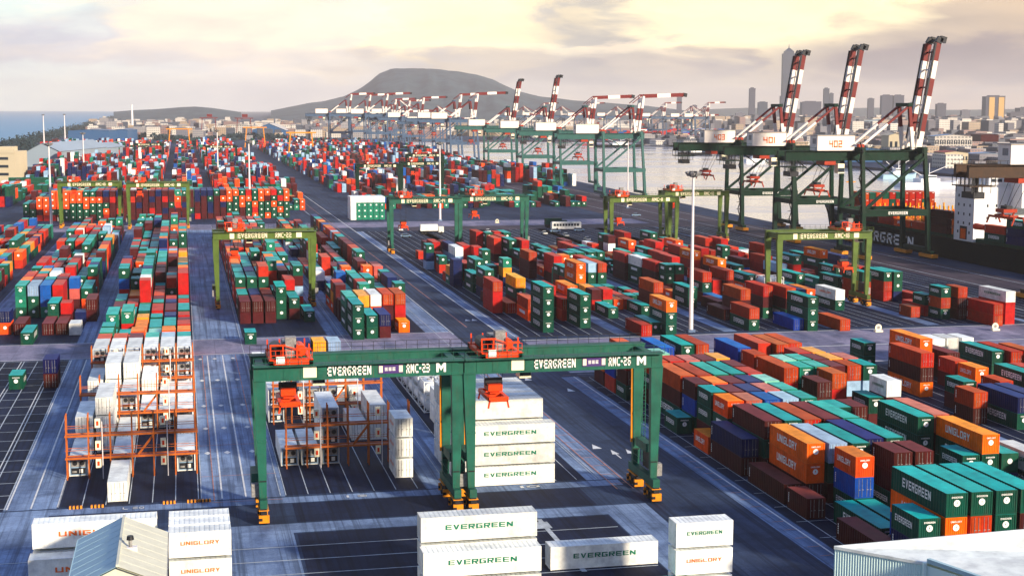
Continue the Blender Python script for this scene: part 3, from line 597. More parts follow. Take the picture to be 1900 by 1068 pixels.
# --- reefer racks (left) : 40 ft white boxes; 'd' door end, 'c' cooling end to the viewer
RA = 'left orange reefer rack'
def reef(x0, c, y, n, end, L=4, blk=RA, low=0): add_stack(x0+2.87*c+0.2, y, L, 'W'*n, blk, end=end, kinds='p'*n, hgt=2.75)
for c, n in ((2,1),): reef(-16.2, c, 190.3, n, 'd')
for c, n in ((0,1),(2,1),(5,1)): reef(-16.2, c, 205, n, 'c')
for c, n in ((0,2),(1,3),(2,1),(5,1)): reef(-16.2, c, 219, n, 'd')
for c, n in ((1,2),(2,2),(3,1),(4,1),(5,1)): reef(-16.2, c, 234.5, n, 'c')
for c, n in ((0,2),(1,3),(2,3),(3,2),(4,1),(5,1)): reef(-16.2, c, 248.5, n, 'd')
for c, n in ((0,3),(1,3),(2,3),(3,3),(4,3),(5,3)): reef(-16.2, c, 264, n, 'c')
for c, (a_, b_) in enumerate((('WWB','GMg'),('WWB','GG'),('WWM','MGO'),('WWg','RL'),('WWS','GOO'),('WWG','RRO'))): add_stack(-16+2.87*c, 278.4, 2, a_, 'behind the left reefer racks'); add_stack(-16+2.87*c, 286.2, 2, b_, 'behind the left reefer racks')
RB = 'middle orange reefer rack'
for c, n in ((0,1),(1,1),(2,3)): reef(12.3, c, 205, n, 'c', blk=RB)
add_stack(27.2, 195, 2, 'WWW', 'stack by the gantry leg', end='d', kinds='uuu', hgt=2.8)
for c, n in ((4,1),(5,2)): reef(12.3, c, 219, n, 'd', blk=RB)
for c, n in ((0,2),(1,2),(4,2),(5,1)): reef(12.3, c, 248.5, n, 'd', blk=RB)
for c, n in ((0,2),(2,2),(3,2),(5,1)): reef(12.3, c, 234.8, n, 'c', blk=RB)
# --- broadside reefers under the second gantry
for k in range(7): add_stack(35.6 if k == 0 else 34.6, 188.2+2.75*k, 4, 'WWW' if k == 0 else 'WWWW', 'under the second gantry', rot=1, kinds='eee' if k == 0 else 'eeep', hgt=2.8)
for k in range(2): add_stack(38.2+2.9*k, 220.6, 4, 'WW', 'behind the broadside white stack', end='d', kinds='uu', hgt=2.8)
# --- foreground broadside reefers
FG = 'front of the photograph'
add_stack(22.9, 145.5, 4, 'WWW', FG, rot=1, kinds='eee', hgt=2.85); add_stack(22.7, 142.7, 4, 'WW', FG, rot=1, kinds='ee', hgt=2.85)
add_stack(38.0, 151.2, 4, 'W', FG, rot=1, kinds='e', hgt=2.85); add_stack(37.7, 150.6, 4, 'W', FG, rot=1, kinds='p', hgt=2.3) if False else None
add_stack(47.8, 138.2, 2, 'WWW', FG, rot=1, kinds='uue', hgt=2.85)
add_stack(37.0, 136.8, 4, 'L', FG, rot=1, kinds='e')
add_stack(-15.6, 151.4, 4, 'WWW', FG, rot=1, kinds='uuu', hgt=2.85); add_stack(-15.8, 148.6, 4, 'WW', FG, rot=1, kinds='uu', hgt=2.85); add_stack(-15.9, 145.7, 4, 'W', FG, rot=1, kinds='u', hgt=2.85)
for k in range(3): add_stack(-2.2, 151.2-2.9*k, 2, 'WWW', FG, rot=1, kinds='uuu', hgt=2.85)
# --- distant yards
FPAL = [('R',17),('B',11),('W',8),('S',15),('M',20),('G',14),('g',3),('U',7),('O',6),('N',13)]
FAR0 = len(SPEC)
for bx in list(range(-150, 240, 24)):
    for yb in range(735, 2000, 50 if True else 0):
        if 52 < bx < 76 or rng.random() < 0.13: continue
        if bx < -110 and yb < 1500: continue
        if bx < -60 and 920 < yb < 1000: continue
        if bx > 190 and yb < 900: continue
        hh = (1,2,3) if bx > 80 and yb < 900 else (2,3,4)
        hgt = rng.choice(hh)
        for c in range(6):
            for k in range(3):
                if rng.random() < 0.12: continue
                n = max(1, hgt+rng.choice((-1,0,0,1))); SP = ''.join(wrun(('f', bx, yb), FPAL if yb > 860 else PAL, 0.62) for _ in range(n))
                add_stack(bx+2.85*c, yb+12.6*k, 4, SP, 'distant')
rf_ = random.Random(21)
for i in range(330):
    px_ = rf_.uniform(1060, 1345); D = rf_.uniform(2380, 3000); x_, y_ = at_dist(px_, D)
    if x_ > 560: add_stack(x_, y_, 4, ''.join(rf_.choice('RRRMUNWR') for _ in range(rf_.choice((2,3,4,5)))), 'distant', rot=1)
# visibility : paint all boxes into an id buffer to find the 300 that show largest
def item_buffer(S):
    Wd, Hd = 950, 534; buf = np.full((Hd, Wd), -1, np.int32); ordr = []
    for i, s in enumerate(S): ordr.append((-((s['x']-0)*FW.x+(s['y'])*FW.y + (s['z']-CH)*FW.z), s['z'], i))
    ordr.sort()
    for _, _, i in ordr:
        s = S[i]; a, b = (CW/2, LEN[s['L']]/2) if not s['rot'] else (LEN[s['L']]/2, CW/2)
        x0, x1, y0, y1, z0, z1 = s['x']-a, s['x']+a, s['y']-b, s['y']+b, s['z'], s['z']+CHH
        fs = [[(x0,y0,z1),(x1,y0,z1),(x1,y1,z1),(x0,y1,z1)], [(x0,y0,z0),(x1,y0,z0),(x1,y0,z1),(x0,y0,z1)]]
        xs = x0 if x0 > 0 else (x1 if x1 < 0 else None)
        if xs is not None: fs.append([(xs,y0,z0),(xs,y1,z0),(xs,y1,z1),(xs,y0,z1)])
        for f in fs:
            P = [project(p)[:2] for p in f]; P = np.array(P)/2
            xa, xb = int(max(0, P[:,0].min())), int(min(Wd-1, P[:,0].max()+1)); ya, yb = int(max(0, P[:,1].min())), int(min(Hd-1, P[:,1].max()+1))
            if xa > xb or ya > yb: continue
            X, Y = np.meshgrid(np.arange(xa, xb+1)+.5, np.arange(ya, yb+1)+.5); ins = None; ar = 0
            for k in range(4): ar += P[k][0]*P[(k+1) % 4][1]-P[(k+1) % 4][0]*P[k][1]
            sg = 1 if ar > 0 else -1; ins = np.ones(X.shape, bool)
            for k in range(4):
                p, q = P[k], P[(k+1) % 4]; ins &= sg*((q[0]-p[0])*(Y-p[1])-(q[1]-p[1])*(X-p[0])) >= 0
            buf[ya:yb+1, xa:xb+1][ins] = i
    return np.bincount(buf[buf >= 0].ravel(), minlength=len(S))
cnt = item_buffer(SPEC)
order = sorted(range(len(SPEC)), key=lambda i: -cnt[i]); INDIV = set(order[:300])
ORD = ['','first','second','third','fourth','fifth','sixth','seventh','eighth','ninth','tenth','eleventh','twelfth','thirteenth','fourteenth','fifteenth','sixteenth','seventeenth','eighteenth','nineteenth','twentieth']
def ordn(n): return ORD[n] if n < len(ORD) else '%dth' % n
blocks = {}
for i in INDIV: blocks.setdefault(SPEC[i]['blk'], []).append(i)
for blk, ids in blocks.items():
    stk = sorted({(round(SPEC[i]['y0'], 1), round(SPEC[i]['x0'], 1)) for i in ids}); num = {}
    rows = []
    for y, x in stk:     # group into rows from the front
        for r in rows:
            if abs(r[0]-y) < 3.2: r[1].append((x, y)); break
        else: rows.append([y, [(x, y)]])
    for ri, r in enumerate(rows):
        for ci, (x, y) in enumerate(sorted(r[1])): num[(x, y)] = (ri+1, ci+1, len(r[1]))
    for i in ids:
        s = SPEC[i]; ri, ci, nc = num[(round(s['x0'], 1), round(s['y0'], 1))]
        tier = 'single' if s['n'] == 1 else 'top of %s' % {2:'two',3:'three',4:'four',5:'five'}[s['n']] if s['t'] == s['n']-1 else ('bottom tier' if s['t'] == 0 else ORD[s['t']+1]+' tier')
        s['label'] = '%s %s container, %s, %s row, stack %s, %s' % (CNAME[s['c']], 'long' if s['L'] == 4 else 'short', tier, ordn(ri), ['','one','two','three','four','five','six','seven','eight','nine'][ci] if ci < 10 else str(ci), blk)
seen = {}
for i in order[:300]:
    s = SPEC[i]; detail = 2 if cnt[i]*4 > 260 else 1
    o = bpy.data.objects.new('shipping_container', body(s['c'], s['L'], s['k'], 1)); col.objects.link(o)
    o.location = (s['x'], s['y'], s['z']); o.rotation_euler = (0, 0, (-math.pi/2 if False else math.pi/2) if s['rot'] else 0)
    tag(o, s['label'], 'shipping container', 'shipping containers stacked in the yard')
    if cnt[i]*4 > 300 and not s['rot']:
        if s['end'] == 'c':
            p = bpy.data.objects.new('cooling_unit', cooling(s['L'])); col.objects.link(p); p.parent = o
        elif s['end'] == 'd' or s['k'] == 'p':
            for sd_ in (-1, 1):
                p = bpy.data.objects.new('door', door(s['c'], sd_, s['L'])); col.objects.link(p); p.parent = o
mb = MB()
for i, s in enumerate(SPEC):
    if i in INDIV: continue
    a, b = (CW/2, LEN[s['L']]/2) if not s['rot'] else (LEN[s['L']]/2, CW/2)
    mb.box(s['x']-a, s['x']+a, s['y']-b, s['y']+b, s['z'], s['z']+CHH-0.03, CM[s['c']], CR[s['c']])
    if s['k'] in 'eu' and s['y'] < 750:
        emblem(mb, s['x'], s['y']-b-0.02, s['z']+1.5, 0.36, M_LET)
        mb.box(s['x']-a-0.03, s['x']-a-0.01, s['y']-b*0.45, s['y']+b*0.5, s['z']+1.15, s['z']+1.85, M_LET) if not s['rot'] else None
tag(mb.build('distant_shipping_containers'), 'mass of coloured shipping containers filling the yards towards the horizon', 'shipping containers', kind='stuff')
print('containers', len(SPEC), 'individual', len(INDIV), 'smallest', cnt[order[299]]*4, 'visible', int((cnt > 0).sum()))
# ------------------------------------------------------------------ yard gantry cranes
SP, WB = 23.7, 7.5
def lettering(b, s, xa, xb, y, z, h, m, bold=0.05): put_text(b, s, ((xa+xb)/2, y, z), (1,0,0), (0,0,1), xb-xa, h, m, bold)
def yard_gantry(x0, y0, paint, code, label, tx, sz, near=True, lit=M_CREAM):
    root = empty('gantry_crane', (x0, y0, 0), label=label, cat='gantry crane', group='rubber tyred gantry cranes over the stacks')
    for lx in (0, SP):
        for ly in (0, WB):
            b = MB(); s = 1 if lx == 0 else -1
            b.bar((lx-0.25*s, ly, 17.5), (lx, ly, 3.0), 1.55, paint, 0.85, h=1.0, h2=0.8)
            if near:
                b.box(lx-0.5, lx+0.5, ly-0.52, ly+0.52, 9.8, 10.0, paint); b.box(lx-0.42, lx+0.42, ly-0.46, ly+0.46, 5.0, 5.15, M_BLK)
                if ly > 0: b.box(lx+0.62*s-0.12, lx+0.62*s+0.12, ly-0.3, ly, 6, 17.4, M_YEL)
            b.build('leg', parent=root)
    for nm, ly in (('girder', 0), ('girder', WB)):
        b = MB(); b.box(-0.9, SP+0.9, ly-0.55, ly+0.55, 17.4, 19.1, paint); b.box(-1.0, SP+1.0, ly-0.72, ly+0.72, 19.1, 19.22, paint); b.box(-1.0, SP+1.0, ly-0.66, ly+0.66, 17.3, 17.42, paint)
        if near:
            for k in range(12): b.box(0.6+k*2.05, 0.68+k*2.05, ly-0.60, ly-0.55, 17.42, 19.1, paint)
        if ly == 0:
            y = -0.63
            if near:
                b.box(5.0, 6.6, y, y+0.05, 17.6, 18.95, lit); lettering(b, 'EVERGREEN', 7.9, 13.2, y, 18.28, 1.15, M_LET, 0.07)
                b.box(14.1, 17.1, y, y+0.05, 17.75, 18.85, M_PURP)
                for xx in (14.15, 16.6): b.box(xx, xx+0.45, y-0.02, y, 17.9, 18.7, lit)
                put_text(b, 'KAOHSIUNG' if False else '===', (15.5, y-0.02, 18.3), (1,0,0), (0,0,1), 1.3, 0.5, M_LET, 0.02)
                lettering(b, code, 17.5, 20.4, y, 18.28, 1.15, M_LET, 0.07); lettering(b, 'M', 21.2, 22.4, y, 18.28, 1.15, M_LET, 0.07)
            else:
                b.box(3.2, 4.3, y, y+0.05, 17.5, 18.95, lit); b.box(5.0, 5.05, y, y+0.05, 17.5, 18.9, lit)
                lettering(b, 'EVERGREEN', 5.2, 12.4, y, 18.25, 1.3, lit, 0.09); lettering(b, code, 14.4, 18.4, y, 18.25, 1.3, lit, 0.09); b.box(19.6, 21, y, y+0.05, 17.6, 18.95, lit)
        b.build('girder', parent=root)
    for lx in (0, SP): b = MB(); b.box(lx-0.45, lx+0.45, 0.55, WB-0.55, 17.6, 18.9, paint); b.build('end_tie', parent=root)
    for lx in (0, SP):
        b = MB(); b.box(lx-0.45, lx+0.45, -1.6, WB+1.6, 2.0, 3.0, paint); 
        if lx == SP or True:
            sx = -1.25 if lx == 0 else 0.45
            b.box(lx+sx, lx+sx+0.8, 1.6, 5.6, 3.2, 5.6, M_DARK if lx else paint); b.box(lx+sx-0.1, lx+sx+0.9, 0.3, 1.3, 3.0, 4.6, M_GREYM)
        b.box(lx-0.5, lx+0.5, 1.5, WB-1.5, 5.9, 7.0, paint) if near else None
        if near:
            for zz in (3.9, 4.8): b.bar((lx-0.75, 0.8, zz), (lx-0.75, WB-0.8, zz), 0.05, paint)
        b.build('sill_beam', parent=root)
        for ly in (0, WB):
            g = MB(); g.box(lx-0.35, lx+0.35, ly-1.7, ly+1.7, 1.1, 2.0, M_DARK)
            for e in (-1.85, 1.55): g.box(lx-0.62, lx+0.62, ly+e, ly+e+0.3, 0.3, 1.25, M_YEL); g.box(lx-0.62, lx-0.2, ly+e-0.02, ly+e+0.32, 0.55, 0.9, M_BLK)
            g.box(lx-0.6, lx+0.6, ly-1.75, ly+1.75, 1.75, 1.85, M_YEL)
            bo = g.build('bogie', parent=root)
            for e in (-1.0, 1.0):
                wq = MB(); wq.tube((lx-0.38, ly+e, 0.78), (lx+0.38, ly+e, 0.78), 0.78, M_RUB, 14); wq.tube((lx-0.41, ly+e, 0.78), (lx+0.41, ly+e, 0.78), 0.3, M_YEL, 8); wq.build('wheel', parent=bo)
    # walkways and rails
    b = MB(); 
    for ly, sg in ((-0.72, -1), (WB+0.72, 1)):
        ya, yb = sorted((ly, ly+sg*0.7)); b.box(-0.9, SP+0.9, ya, yb, 19.12, 19.18, paint)
        yy = ly+sg*0.68; n = 18
        for k in range(n+1): xx = -0.9+k*(SP+1.8)/n; b.box(xx-0.025, xx+0.025, yy-0.025, yy+0.025, 19.18, 20.25, M_DARK if sg > 0 else paint)
        for zz in (19.7, 20.25): b.box(-0.9, SP+0.9, yy-0.02, yy+0.02, zz-0.02, zz+0.03, M_DARK if sg > 0 else paint)
    b.build('handrail', parent=root)
    b = MB(); b.bar((SP+0.9, WB, 17), (SP+0.9, WB, 3.2), 0.08, paint); b.bar((SP+1.3, WB, 17), (SP+1.3, WB, 3.2), 0.08, paint)
    for k in range(28): b.bar((SP+0.9, WB, 3.5+k*0.5), (SP+1.3, WB, 3.5+k*0.5), 0.05, paint)
    b.build('ladder', parent=root)
    # trolley
    t = MB(); m = M_ORG
    t.box(tx, tx+5.2, -0.9, 0.3, 19.3, 19.9, m); t.box(tx, tx+5.2, WB-0.3, WB+0.9, 19.3, 19.9, m); t.box(tx, tx+0.5, -0.9, WB+0.9, 19.3, 19.8, m); t.box(tx+4.7, tx+5.2, -0.9, WB+0.9, 19.3, 19.8, m)
    for px_ in (tx+0.2, tx+1.7, tx+3.4, tx+4.8):
        t.bar((px_, 0.2, 19.8), (px_, 0.2, 21.6), 0.16, m); t.bar((px_, WB-0.4, 19.8), (px_, WB-0.4, 21.2), 0.16, m)
    t.box(tx+0.1, tx+2.0, 0.0, 0.25, 21.4, 21.6, m); t.box(tx+3.3, tx+5.0, 0.0, 0.25, 20.9, 21.1, m); t.bar((tx+2, 0.1, 21.4), (tx+3.3, 0.1, 21.0), 0.12, m)
    for zz in (20.4, 21.0): t.box(tx+0.1, tx+5.1, -0.88, -0.84, zz, zz+0.06, m)
    for q in range(9): t.box(tx+0.1+q*0.62, tx+0.15+q*0.62, -0.88, -0.84, 19.9, 21.05, m)
    t.tube((tx+1.0, 2.0, 20.6), (tx+1.0, 5.2, 20.6), 0.75, M_DARK, 12); t.tube((tx+3.9, 2.0, 20.5), (tx+3.9, 5.2, 20.5), 0.7, m, 12)
    t.box(tx+1.8, tx+3.1, 2.2, 5.0, 19.8, 21.6, M_GREYM); t.box(tx+2.0, tx+3.3, 0.5, 1.8, 20.0, 22.4, M_GREYM); t.box(tx+0.8, tx+1.8, -1.0, -0.9, 19.45, 20.3, M_LET)
    tr = t.build('trolley', parent=root)
    c = MB(); c.box(tx+5.3, tx+6.8, 1.5, 3.6, 16.2, 18.4, M_CREAM); c.box(tx+5.35, tx+6.75, 1.46, 1.5, 16.5, 17.8, M_GLASS); c.build('operator_cab', parent=tr)
    s = MB(); cx = tx+2.4
    for dx in (-1.1, 1.1): s.box(cx+dx-0.22, cx+dx+0.22, 0.6, 6.9, sz, sz+0.45, m)
    for yy in (0.4, 3.4, 6.5): s.box(cx-1.2, cx+1.2, yy, yy+0.5, sz-0.1, sz+0.5, m)
    s.box(cx-0.9, cx+0.9, 2.3, 5.2, sz+0.9, sz+1.7, m); s.box(cx-0.6, cx+0.6, 2.8, 4.6, sz+0.5, sz+0.9, m); s.tube((cx-1.1, 3.75, sz+1.9), (cx+1.1, 3.75, sz+1.9), 0.5, M_DARK, 10)
    for dx in (-1.3, 1.3):
        for yy in (0.5, 6.8): s.bar((cx+dx*0.85, yy, sz+0.1), (cx+dx, yy, sz-0.9), 0.2, m)
    sp = s.build('spreader', parent=root)
    for dx in (-0.8, 0.8):
        for yy in (2.6, 4.9): w_ = MB(); w_.tube((cx+dx, yy, sz+1.6), (cx+dx*1.6, yy, 19.4), 0.03, M_DARK, 5); w_.build('hoist_cable', parent=sp)
    return root
yard_gantry(8.6, 177.2, M_GRN, 'RMC-23', 'dark green gantry crane marked RMC-23 straddling the middle orange reefer rack', 1.0, 14.0)
yard_gantry(34.2, 177.0, M_GRN, 'RMC-26', 'dark green gantry crane marked RMC-26 over the white broadside stack by the road', 1.2, 13.6)
yard_gantry(7.9, 374, M_GRN2, 'RMC-22', 'pale green gantry crane standing alone over the stacks left of the long road', 2.0, 12.5, near=False)
yard_gantry(-49.8, 640, M_GRN2, 'RMC-18', 'gantry crane before the long container wall, the outer one of the pair', 3.0, 14, near=False)
yard_gantry(-21.9, 630, M_GRN2, 'RMC-19', 'gantry crane before the long container wall, its legs by the tall thin mast', 2.0, 14, near=False)
yard_gantry(70.0, 505, M_GRN, 'RMC-14', 'dark green gantry crane at the road edge beside the pale reefer block', 2.0, 9.0, near=False)
yard_gantry(95.6, 513, M_GRN, 'RMC-15', 'dark green gantry crane, next one along from the road towards the quay', 3.0, 12.0, near=False)
yard_gantry(146.6, 498, M_GRN2, 'RMC-11', 'green gantry crane left of the tall lamp mast with orange trolley at its left end', 1.0, 10.0, near=False)
yard_gantry(177.5, 530, M_GRN2, 'RMC-12', 'green gantry crane right behind the tall lamp mast with the harbour behind it', 1.0, 13.0, near=False)
yard_gantry(145.8, 346, M_GRN2, 'RMC-16', 'yellow green gantry crane in front of the quay cranes, trolley at its right end', 16.5, 9.5, near=False)
for x0, y0, lab in ((-40, 1330, 'far dark gantry crane among the red and grey stacks beyond the wall'), (95, 820, 'dark gantry crane behind the second row, near the teal stacks'), (124, 850, 'dark gantry crane far back, halfway between the road and the quay'), (20, 1250, 'small far gantry crane close to the vanishing road'), (150, 1000, 'small far gantry crane nearest the mid quay cranes')):
    yard_gantry(x0, y0, M_GRND, 'RMC-10', lab, 4.0, 12.0, near=False)

# ------------------------------------------------------------------ quay cranes
def quay_crane(Yn, paint, number, mode, label, xw=None, wk=18.0, scale=1.0, far=False, wp=M_WHT):
    xw = xw if xw is not None else 245+.03*(Yn-448)
    root = empty('quay_crane', (xw, Yn, 0), rz=0, label=label, cat='quay crane', group='ship to shore cranes along the quay')
    root.scale = (scale,)*3
    G = 24.0
    for lx, dx in ((0, -2.0), (-G, -0.5)):
        for ly in (0, wk):
            b = MB(); b.bar((lx, ly, 2.2), (lx+dx*0.4, ly, 15.5), 1.5, paint, 1.35, h=1.8, h2=1.5); b.bar((lx+dx*0.4, ly, 15.5), (lx+dx, ly+(1.5 if ly == 0 else -1.5), 37.2), 1.3, paint, 1.1, h=1.5, h2=1.2); b.build('leg', parent=root)
            if not far or ly == 0:
                b = MB(); b.box(lx-1.2, lx+1.2, ly-4.5, ly+4.5, 0.5, 1.6, M_YEL if not far else paint); b.box(lx-0.7, lx+0.7, ly-3, ly+3, 1.6, 2.6, paint)
                for k in range(6): b.tube((lx-0.9, ly-3.9+k*1.55, 0.55), (lx+0.9, ly-3.9+k*1.55, 0.55), 0.5, M_DARK, 8)
                b.build('bogie', parent=root)
    b = MB()
    for ly in (0, wk):
        b.box(-G, 0, ly-0.7, ly+0.7, 14.4, 16.6, paint)
    for lx in (0, -G): b.box(lx-0.6, lx+0.6, 0.5, wk-0.5, 14.6, 16.3, paint); b.box(lx-0.6, lx+0.6, -1, wk+1, 2.2, 3.6, paint)
    if number: lettering(b, 'EVERGREEN', -15.5, -8.5, -0.74, 15.5, 1.0, M_LET, 0.05)
    b.build('portal_beam', parent=root)
    for ly, o_ in ((0, 1.2), (wk, -1.2)):
        b = MB(); b.bar((-G+0.2, ly+o_*0.1, 16.5), (-2.0, ly+o_, 34.0), 0.9, paint); b.build('diagonal_brace', parent=root)
        b = MB(); b.bar((-G-0.2, ly+o_, 36), (-11.5, ly+o_*0.6, 27), 0.35, paint); b.build('tie_rod', parent=root)
    b = MB()
    for ly in (5.2, 11.6): b.box(-G-26, 1.0, ly, ly+1.2, 32.8, 36.0, paint)
    for k in range(9): b.box(-G-25+k*6, -G-24.6+k*6, 6.4, 11.6, 33.6, 34.2, paint)
    for lx in (-2.0, -G-0.5): b.box(lx-0.9, lx+0.9, 1.0, wk-1.0, 35.2, 37.3, paint)
    for yy in (4.3, 13.6):
        b.box(-G-26, 1, min(yy, yy+0.7), max(yy, yy+0.7), 35.95, 36.1, paint)
        for k in range(26): b.box(-G-26+k*2, -G-25.93+k*2, yy, yy+0.06, 36.05, 37.15, paint)
        b.box(-G-26, 1, yy, yy+0.06, 37.1, 37.18, paint)
    b.build('girder', parent=root)
    b = MB(); b.box(-G-15.6, -G-2.3, 3.6, 9.6, 36.2, 41.2, wp); b.box(-G-15.9, -G-2.0, 3.3, 9.9, 41.2, 41.4, M_GREYM)
    b.box(-G-15.65, -G-15.6, 4.9, 7.5, 38.4, 40.2, M_GREYM)
    hs = b.build('machinery_house', parent=root)
    if number:
        b = MB(); lettering(b, number, -G-11.4, -G-6.8, 3.56, 38.4, 2.3, M_LETO, 0.02); b.build('number', parent=hs)
    # A frame and stays
    b = MB()
    for ly in (5.0, 12.4):
        b.bar((-4.5, ly, 36.5), (-5.4, ly, 44.0), 1.15, wp); b.bar((-5.4, ly, 44.0), (-6.2, ly, 51.2), 1.1, M_REDB)
    b.box(-7.0, -5.4, 4.2, 13.4, 50.8, 52.0, paint); b.build('a_frame', parent=root)
    for ly in (5.0, 12.4):
        b = MB(); A = Vector((-6.3, ly, 51.0)); B_ = Vector((-G+0.5, ly, 37.5)); C_ = A.lerp(B_, 0.45); b.bar(A, C_, 0.75, M_REDB); b.bar(C_, B_, 0.75, wp); b.box(-G-0.5, -G+1.5, ly-0.8, ly+0.8, 37.2, 38.3, M_ORD); b.build('backstay', parent=root)
    # boom
    b = MB()
    def seg(p, q, m, w1=1.35):
        for ly in (5.4, 11.9): b.bar((p[0], ly, p[1]), (q[0], ly, q[1]), 1.25, m, h=2.1)
        b.bar(((p[0]+q[0])/2, 5.4, (p[1]+q[1])/2), ((p[0]+q[0])/2, 11.9, (p[1]+q[1])/2), 0.5, m)
    if mode == 'up':
        P0 = Vector((-2.4, 36.6)); P1 = Vector((3.6, 72.0)); cs = [wp, M_REDB, wp, M_REDB, wp, M_REDB]
        for k in range(6): a = P0.lerp(P1, k/6); c = P0.lerp(P1, (k+1)/6); seg(a, c, cs[k])
        seg(P1, P1+Vector((1.0, 1.8)), M_DARK); seg(P1+Vector((0.8, 1.4)), P1+Vector((2.9, 0.9)), M_DARK)
        for yy in (8.0, 9.6): b.bar((-1.6, yy, 40), (3.0, yy, 70), 0.25, M_DARK)
        for ly in (4.6, 12.8): b.bar((-1.6-1.3, ly, 40), (2.5, ly, 72), 0.55, M_DARK)
    elif mode == 'fold':
        P0 = Vector((-2.4, 36.6)); P1 = Vector((0.2, 57.0))
        for k, m in enumerate((wp, M_REDB, wp)): a = P0.lerp(P1, k/3); c = P0.lerp(P1, (k+1)/3); seg(a, c, m)
        for k, m in enumerate((M_REDB, wp, M_REDB)): seg((0.2+k*8, 57+0.3*k), (8.2+k*8, 57.3+0.3*k), m)
        seg((23.8, 58.0), (26, 57.6), M_DARK)
        for ly in (5.4, 11.9): b.bar((-6.2, ly, 53), (0.2, ly, 58), 0.4, M_REDB)
    else:
        for k, m in enumerate((wp, M_REDB, wp, M_REDB, wp, M_REDB)): seg((-2+k*6.4, 38+0.2*k), (4.4+k*6.4, 38.2+.2*k), m)
        for ly in (5.4, 11.9): b.bar((-6.2, ly, 53), (22, ly, 39.5), 0.45, M_REDB); b.bar((-6.2, ly, 53), (10, ly, 39.3), 0.45, wp)
    b.build('boom', parent=root)
    # trolley, cab, rear platform
    b = MB(); b.box(-G-12, -G-8.0, 5.6, 12.2, 31.4, 32.7, M_ORD); b.build('trolley', parent=root); b = MB(); b.box(-G-26, -G-19, 4.5, 13.5, 30.6, 30.9, paint)
    for k in range(7):
        for yy in (4.5, 9.0, 13.4): b.box(-G-26+k*1.15, -G-25.85+k*1.15, yy, yy+0.12, 29.0 if k % 2 else 30.6, 33.2, M_DARK)
    for k in range(9): b.bar((-G-25.5+k*0.8, 4.5+k, 29.0), (-G-25.5+k*0.8, 4.5+k, 33), 0.16, M_DARK)
    b.box(-G-24, -G-21, 6, 12, 27.6, 29.2, M_DARK); b.build('service_platform', parent=root)
    b = MB(); b.box(-G-7.5, -G-5.2, 4.8, 7.6, 28.6, 31.8, M_CREAM); b.box(-G-7.45, -G-5.25, 4.74, 4.8, 29.0, 30.4, M_GLASS); b.build('operator_cab', parent=root)
    z = 22.5; cx = -G-13.0
    b = MB()
    for yy in (5.5, 9, 12.3): b.box(cx-1.2, cx+1.2, yy-0.3, yy+0.3, z, z+0.8, M_ORD)
    for dx in (-1.3, 1.3):
        b.box(cx+dx-0.25, cx+dx+0.25, 3, 15, z-0.1, z+0.5, M_ORD)
        for yy in (3.1, 14.9): b.bar((cx+dx, yy, z), (cx+dx*1.5, yy, z-1.6), 0.35, M_ORD)
    b.box(cx-1.9, cx+1.9, 7.0, 11.0, z+1.4, z+2.3, M_ORD); b.bar((cx-1.2, 8, z+0.6), (cx-1.7, 8, z+1.5), 0.35, M_ORD); b.bar((cx+1.2, 8, z+0.6), (cx+1.7, 8, z+1.5), 0.35, M_ORD); b.box(cx-0.8, cx+0.8, 7.5, 10.5, z+2.3, z+3.1, M_DARK)
    s = b.build('spreader', parent=root)
    for dx in (-1.3, 1.3):
        for yy in (7.4, 10.6): b = MB(); b.tube((cx+dx, yy, z+2.2), (cx+dx*1.4+3.0, yy, 31.4), 0.07, M_DARK, 5); b.build('hoist_cable', parent=s)
    if not far:
        b = MB()
        for k in range(12):
            za = 3+k*3.0; s_ = 1 if k % 2 else -1; b.bar((-G-0.9, 1.4-1.1*s_, za), (-G-0.9, 1.4+1.1*s_, za+3.0), 0.28, M_DARK); b.box(-G-1.6, -G-0.2, 0.1, 2.7, za+2.9, za+3.0, M_DARK)
        b.build('stairway', parent=root)
    return root
quay_crane(455, M_GRND, '402', 'up', 'dark green quay crane with white house marked 402 and raised striped boom')
quay_crane(517, M_GRND, '401', 'up', 'dark green quay crane with white house marked 401 and raised striped boom')
quay_crane(574, M_GRND, '403', 'up', 'dark green quay crane with white house marked 403 and raised striped boom')
M_BRN = mat('quay_crane_rust_brown', (0.045, 0.018, 0.006), 0.5, var=0.4, scale=0.4, dirt=0.3)
quay_crane(331, M_BRN, '', 'up', 'dark quay crane cut by the photo edge, its girder end above the white ship')
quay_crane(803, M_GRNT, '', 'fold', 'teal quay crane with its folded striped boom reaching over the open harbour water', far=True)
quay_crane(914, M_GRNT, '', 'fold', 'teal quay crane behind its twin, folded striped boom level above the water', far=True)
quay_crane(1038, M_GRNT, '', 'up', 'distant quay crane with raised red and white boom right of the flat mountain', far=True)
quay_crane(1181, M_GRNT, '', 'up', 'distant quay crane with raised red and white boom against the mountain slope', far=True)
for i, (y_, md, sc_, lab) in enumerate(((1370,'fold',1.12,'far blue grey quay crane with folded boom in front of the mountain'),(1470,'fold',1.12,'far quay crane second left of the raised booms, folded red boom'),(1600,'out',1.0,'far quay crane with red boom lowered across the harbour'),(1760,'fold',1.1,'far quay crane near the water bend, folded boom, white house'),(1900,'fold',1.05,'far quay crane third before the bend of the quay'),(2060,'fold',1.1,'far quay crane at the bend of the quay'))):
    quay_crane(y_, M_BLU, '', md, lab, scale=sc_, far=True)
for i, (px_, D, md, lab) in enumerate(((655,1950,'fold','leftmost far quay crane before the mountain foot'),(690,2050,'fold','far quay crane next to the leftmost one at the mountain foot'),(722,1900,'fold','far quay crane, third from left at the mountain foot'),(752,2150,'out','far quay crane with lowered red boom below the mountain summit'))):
    x_, y_ = at_dist(px_, D); quay_crane(y_, M_BLU, '', md, lab, xw=x_, scale=1.2, far=True)
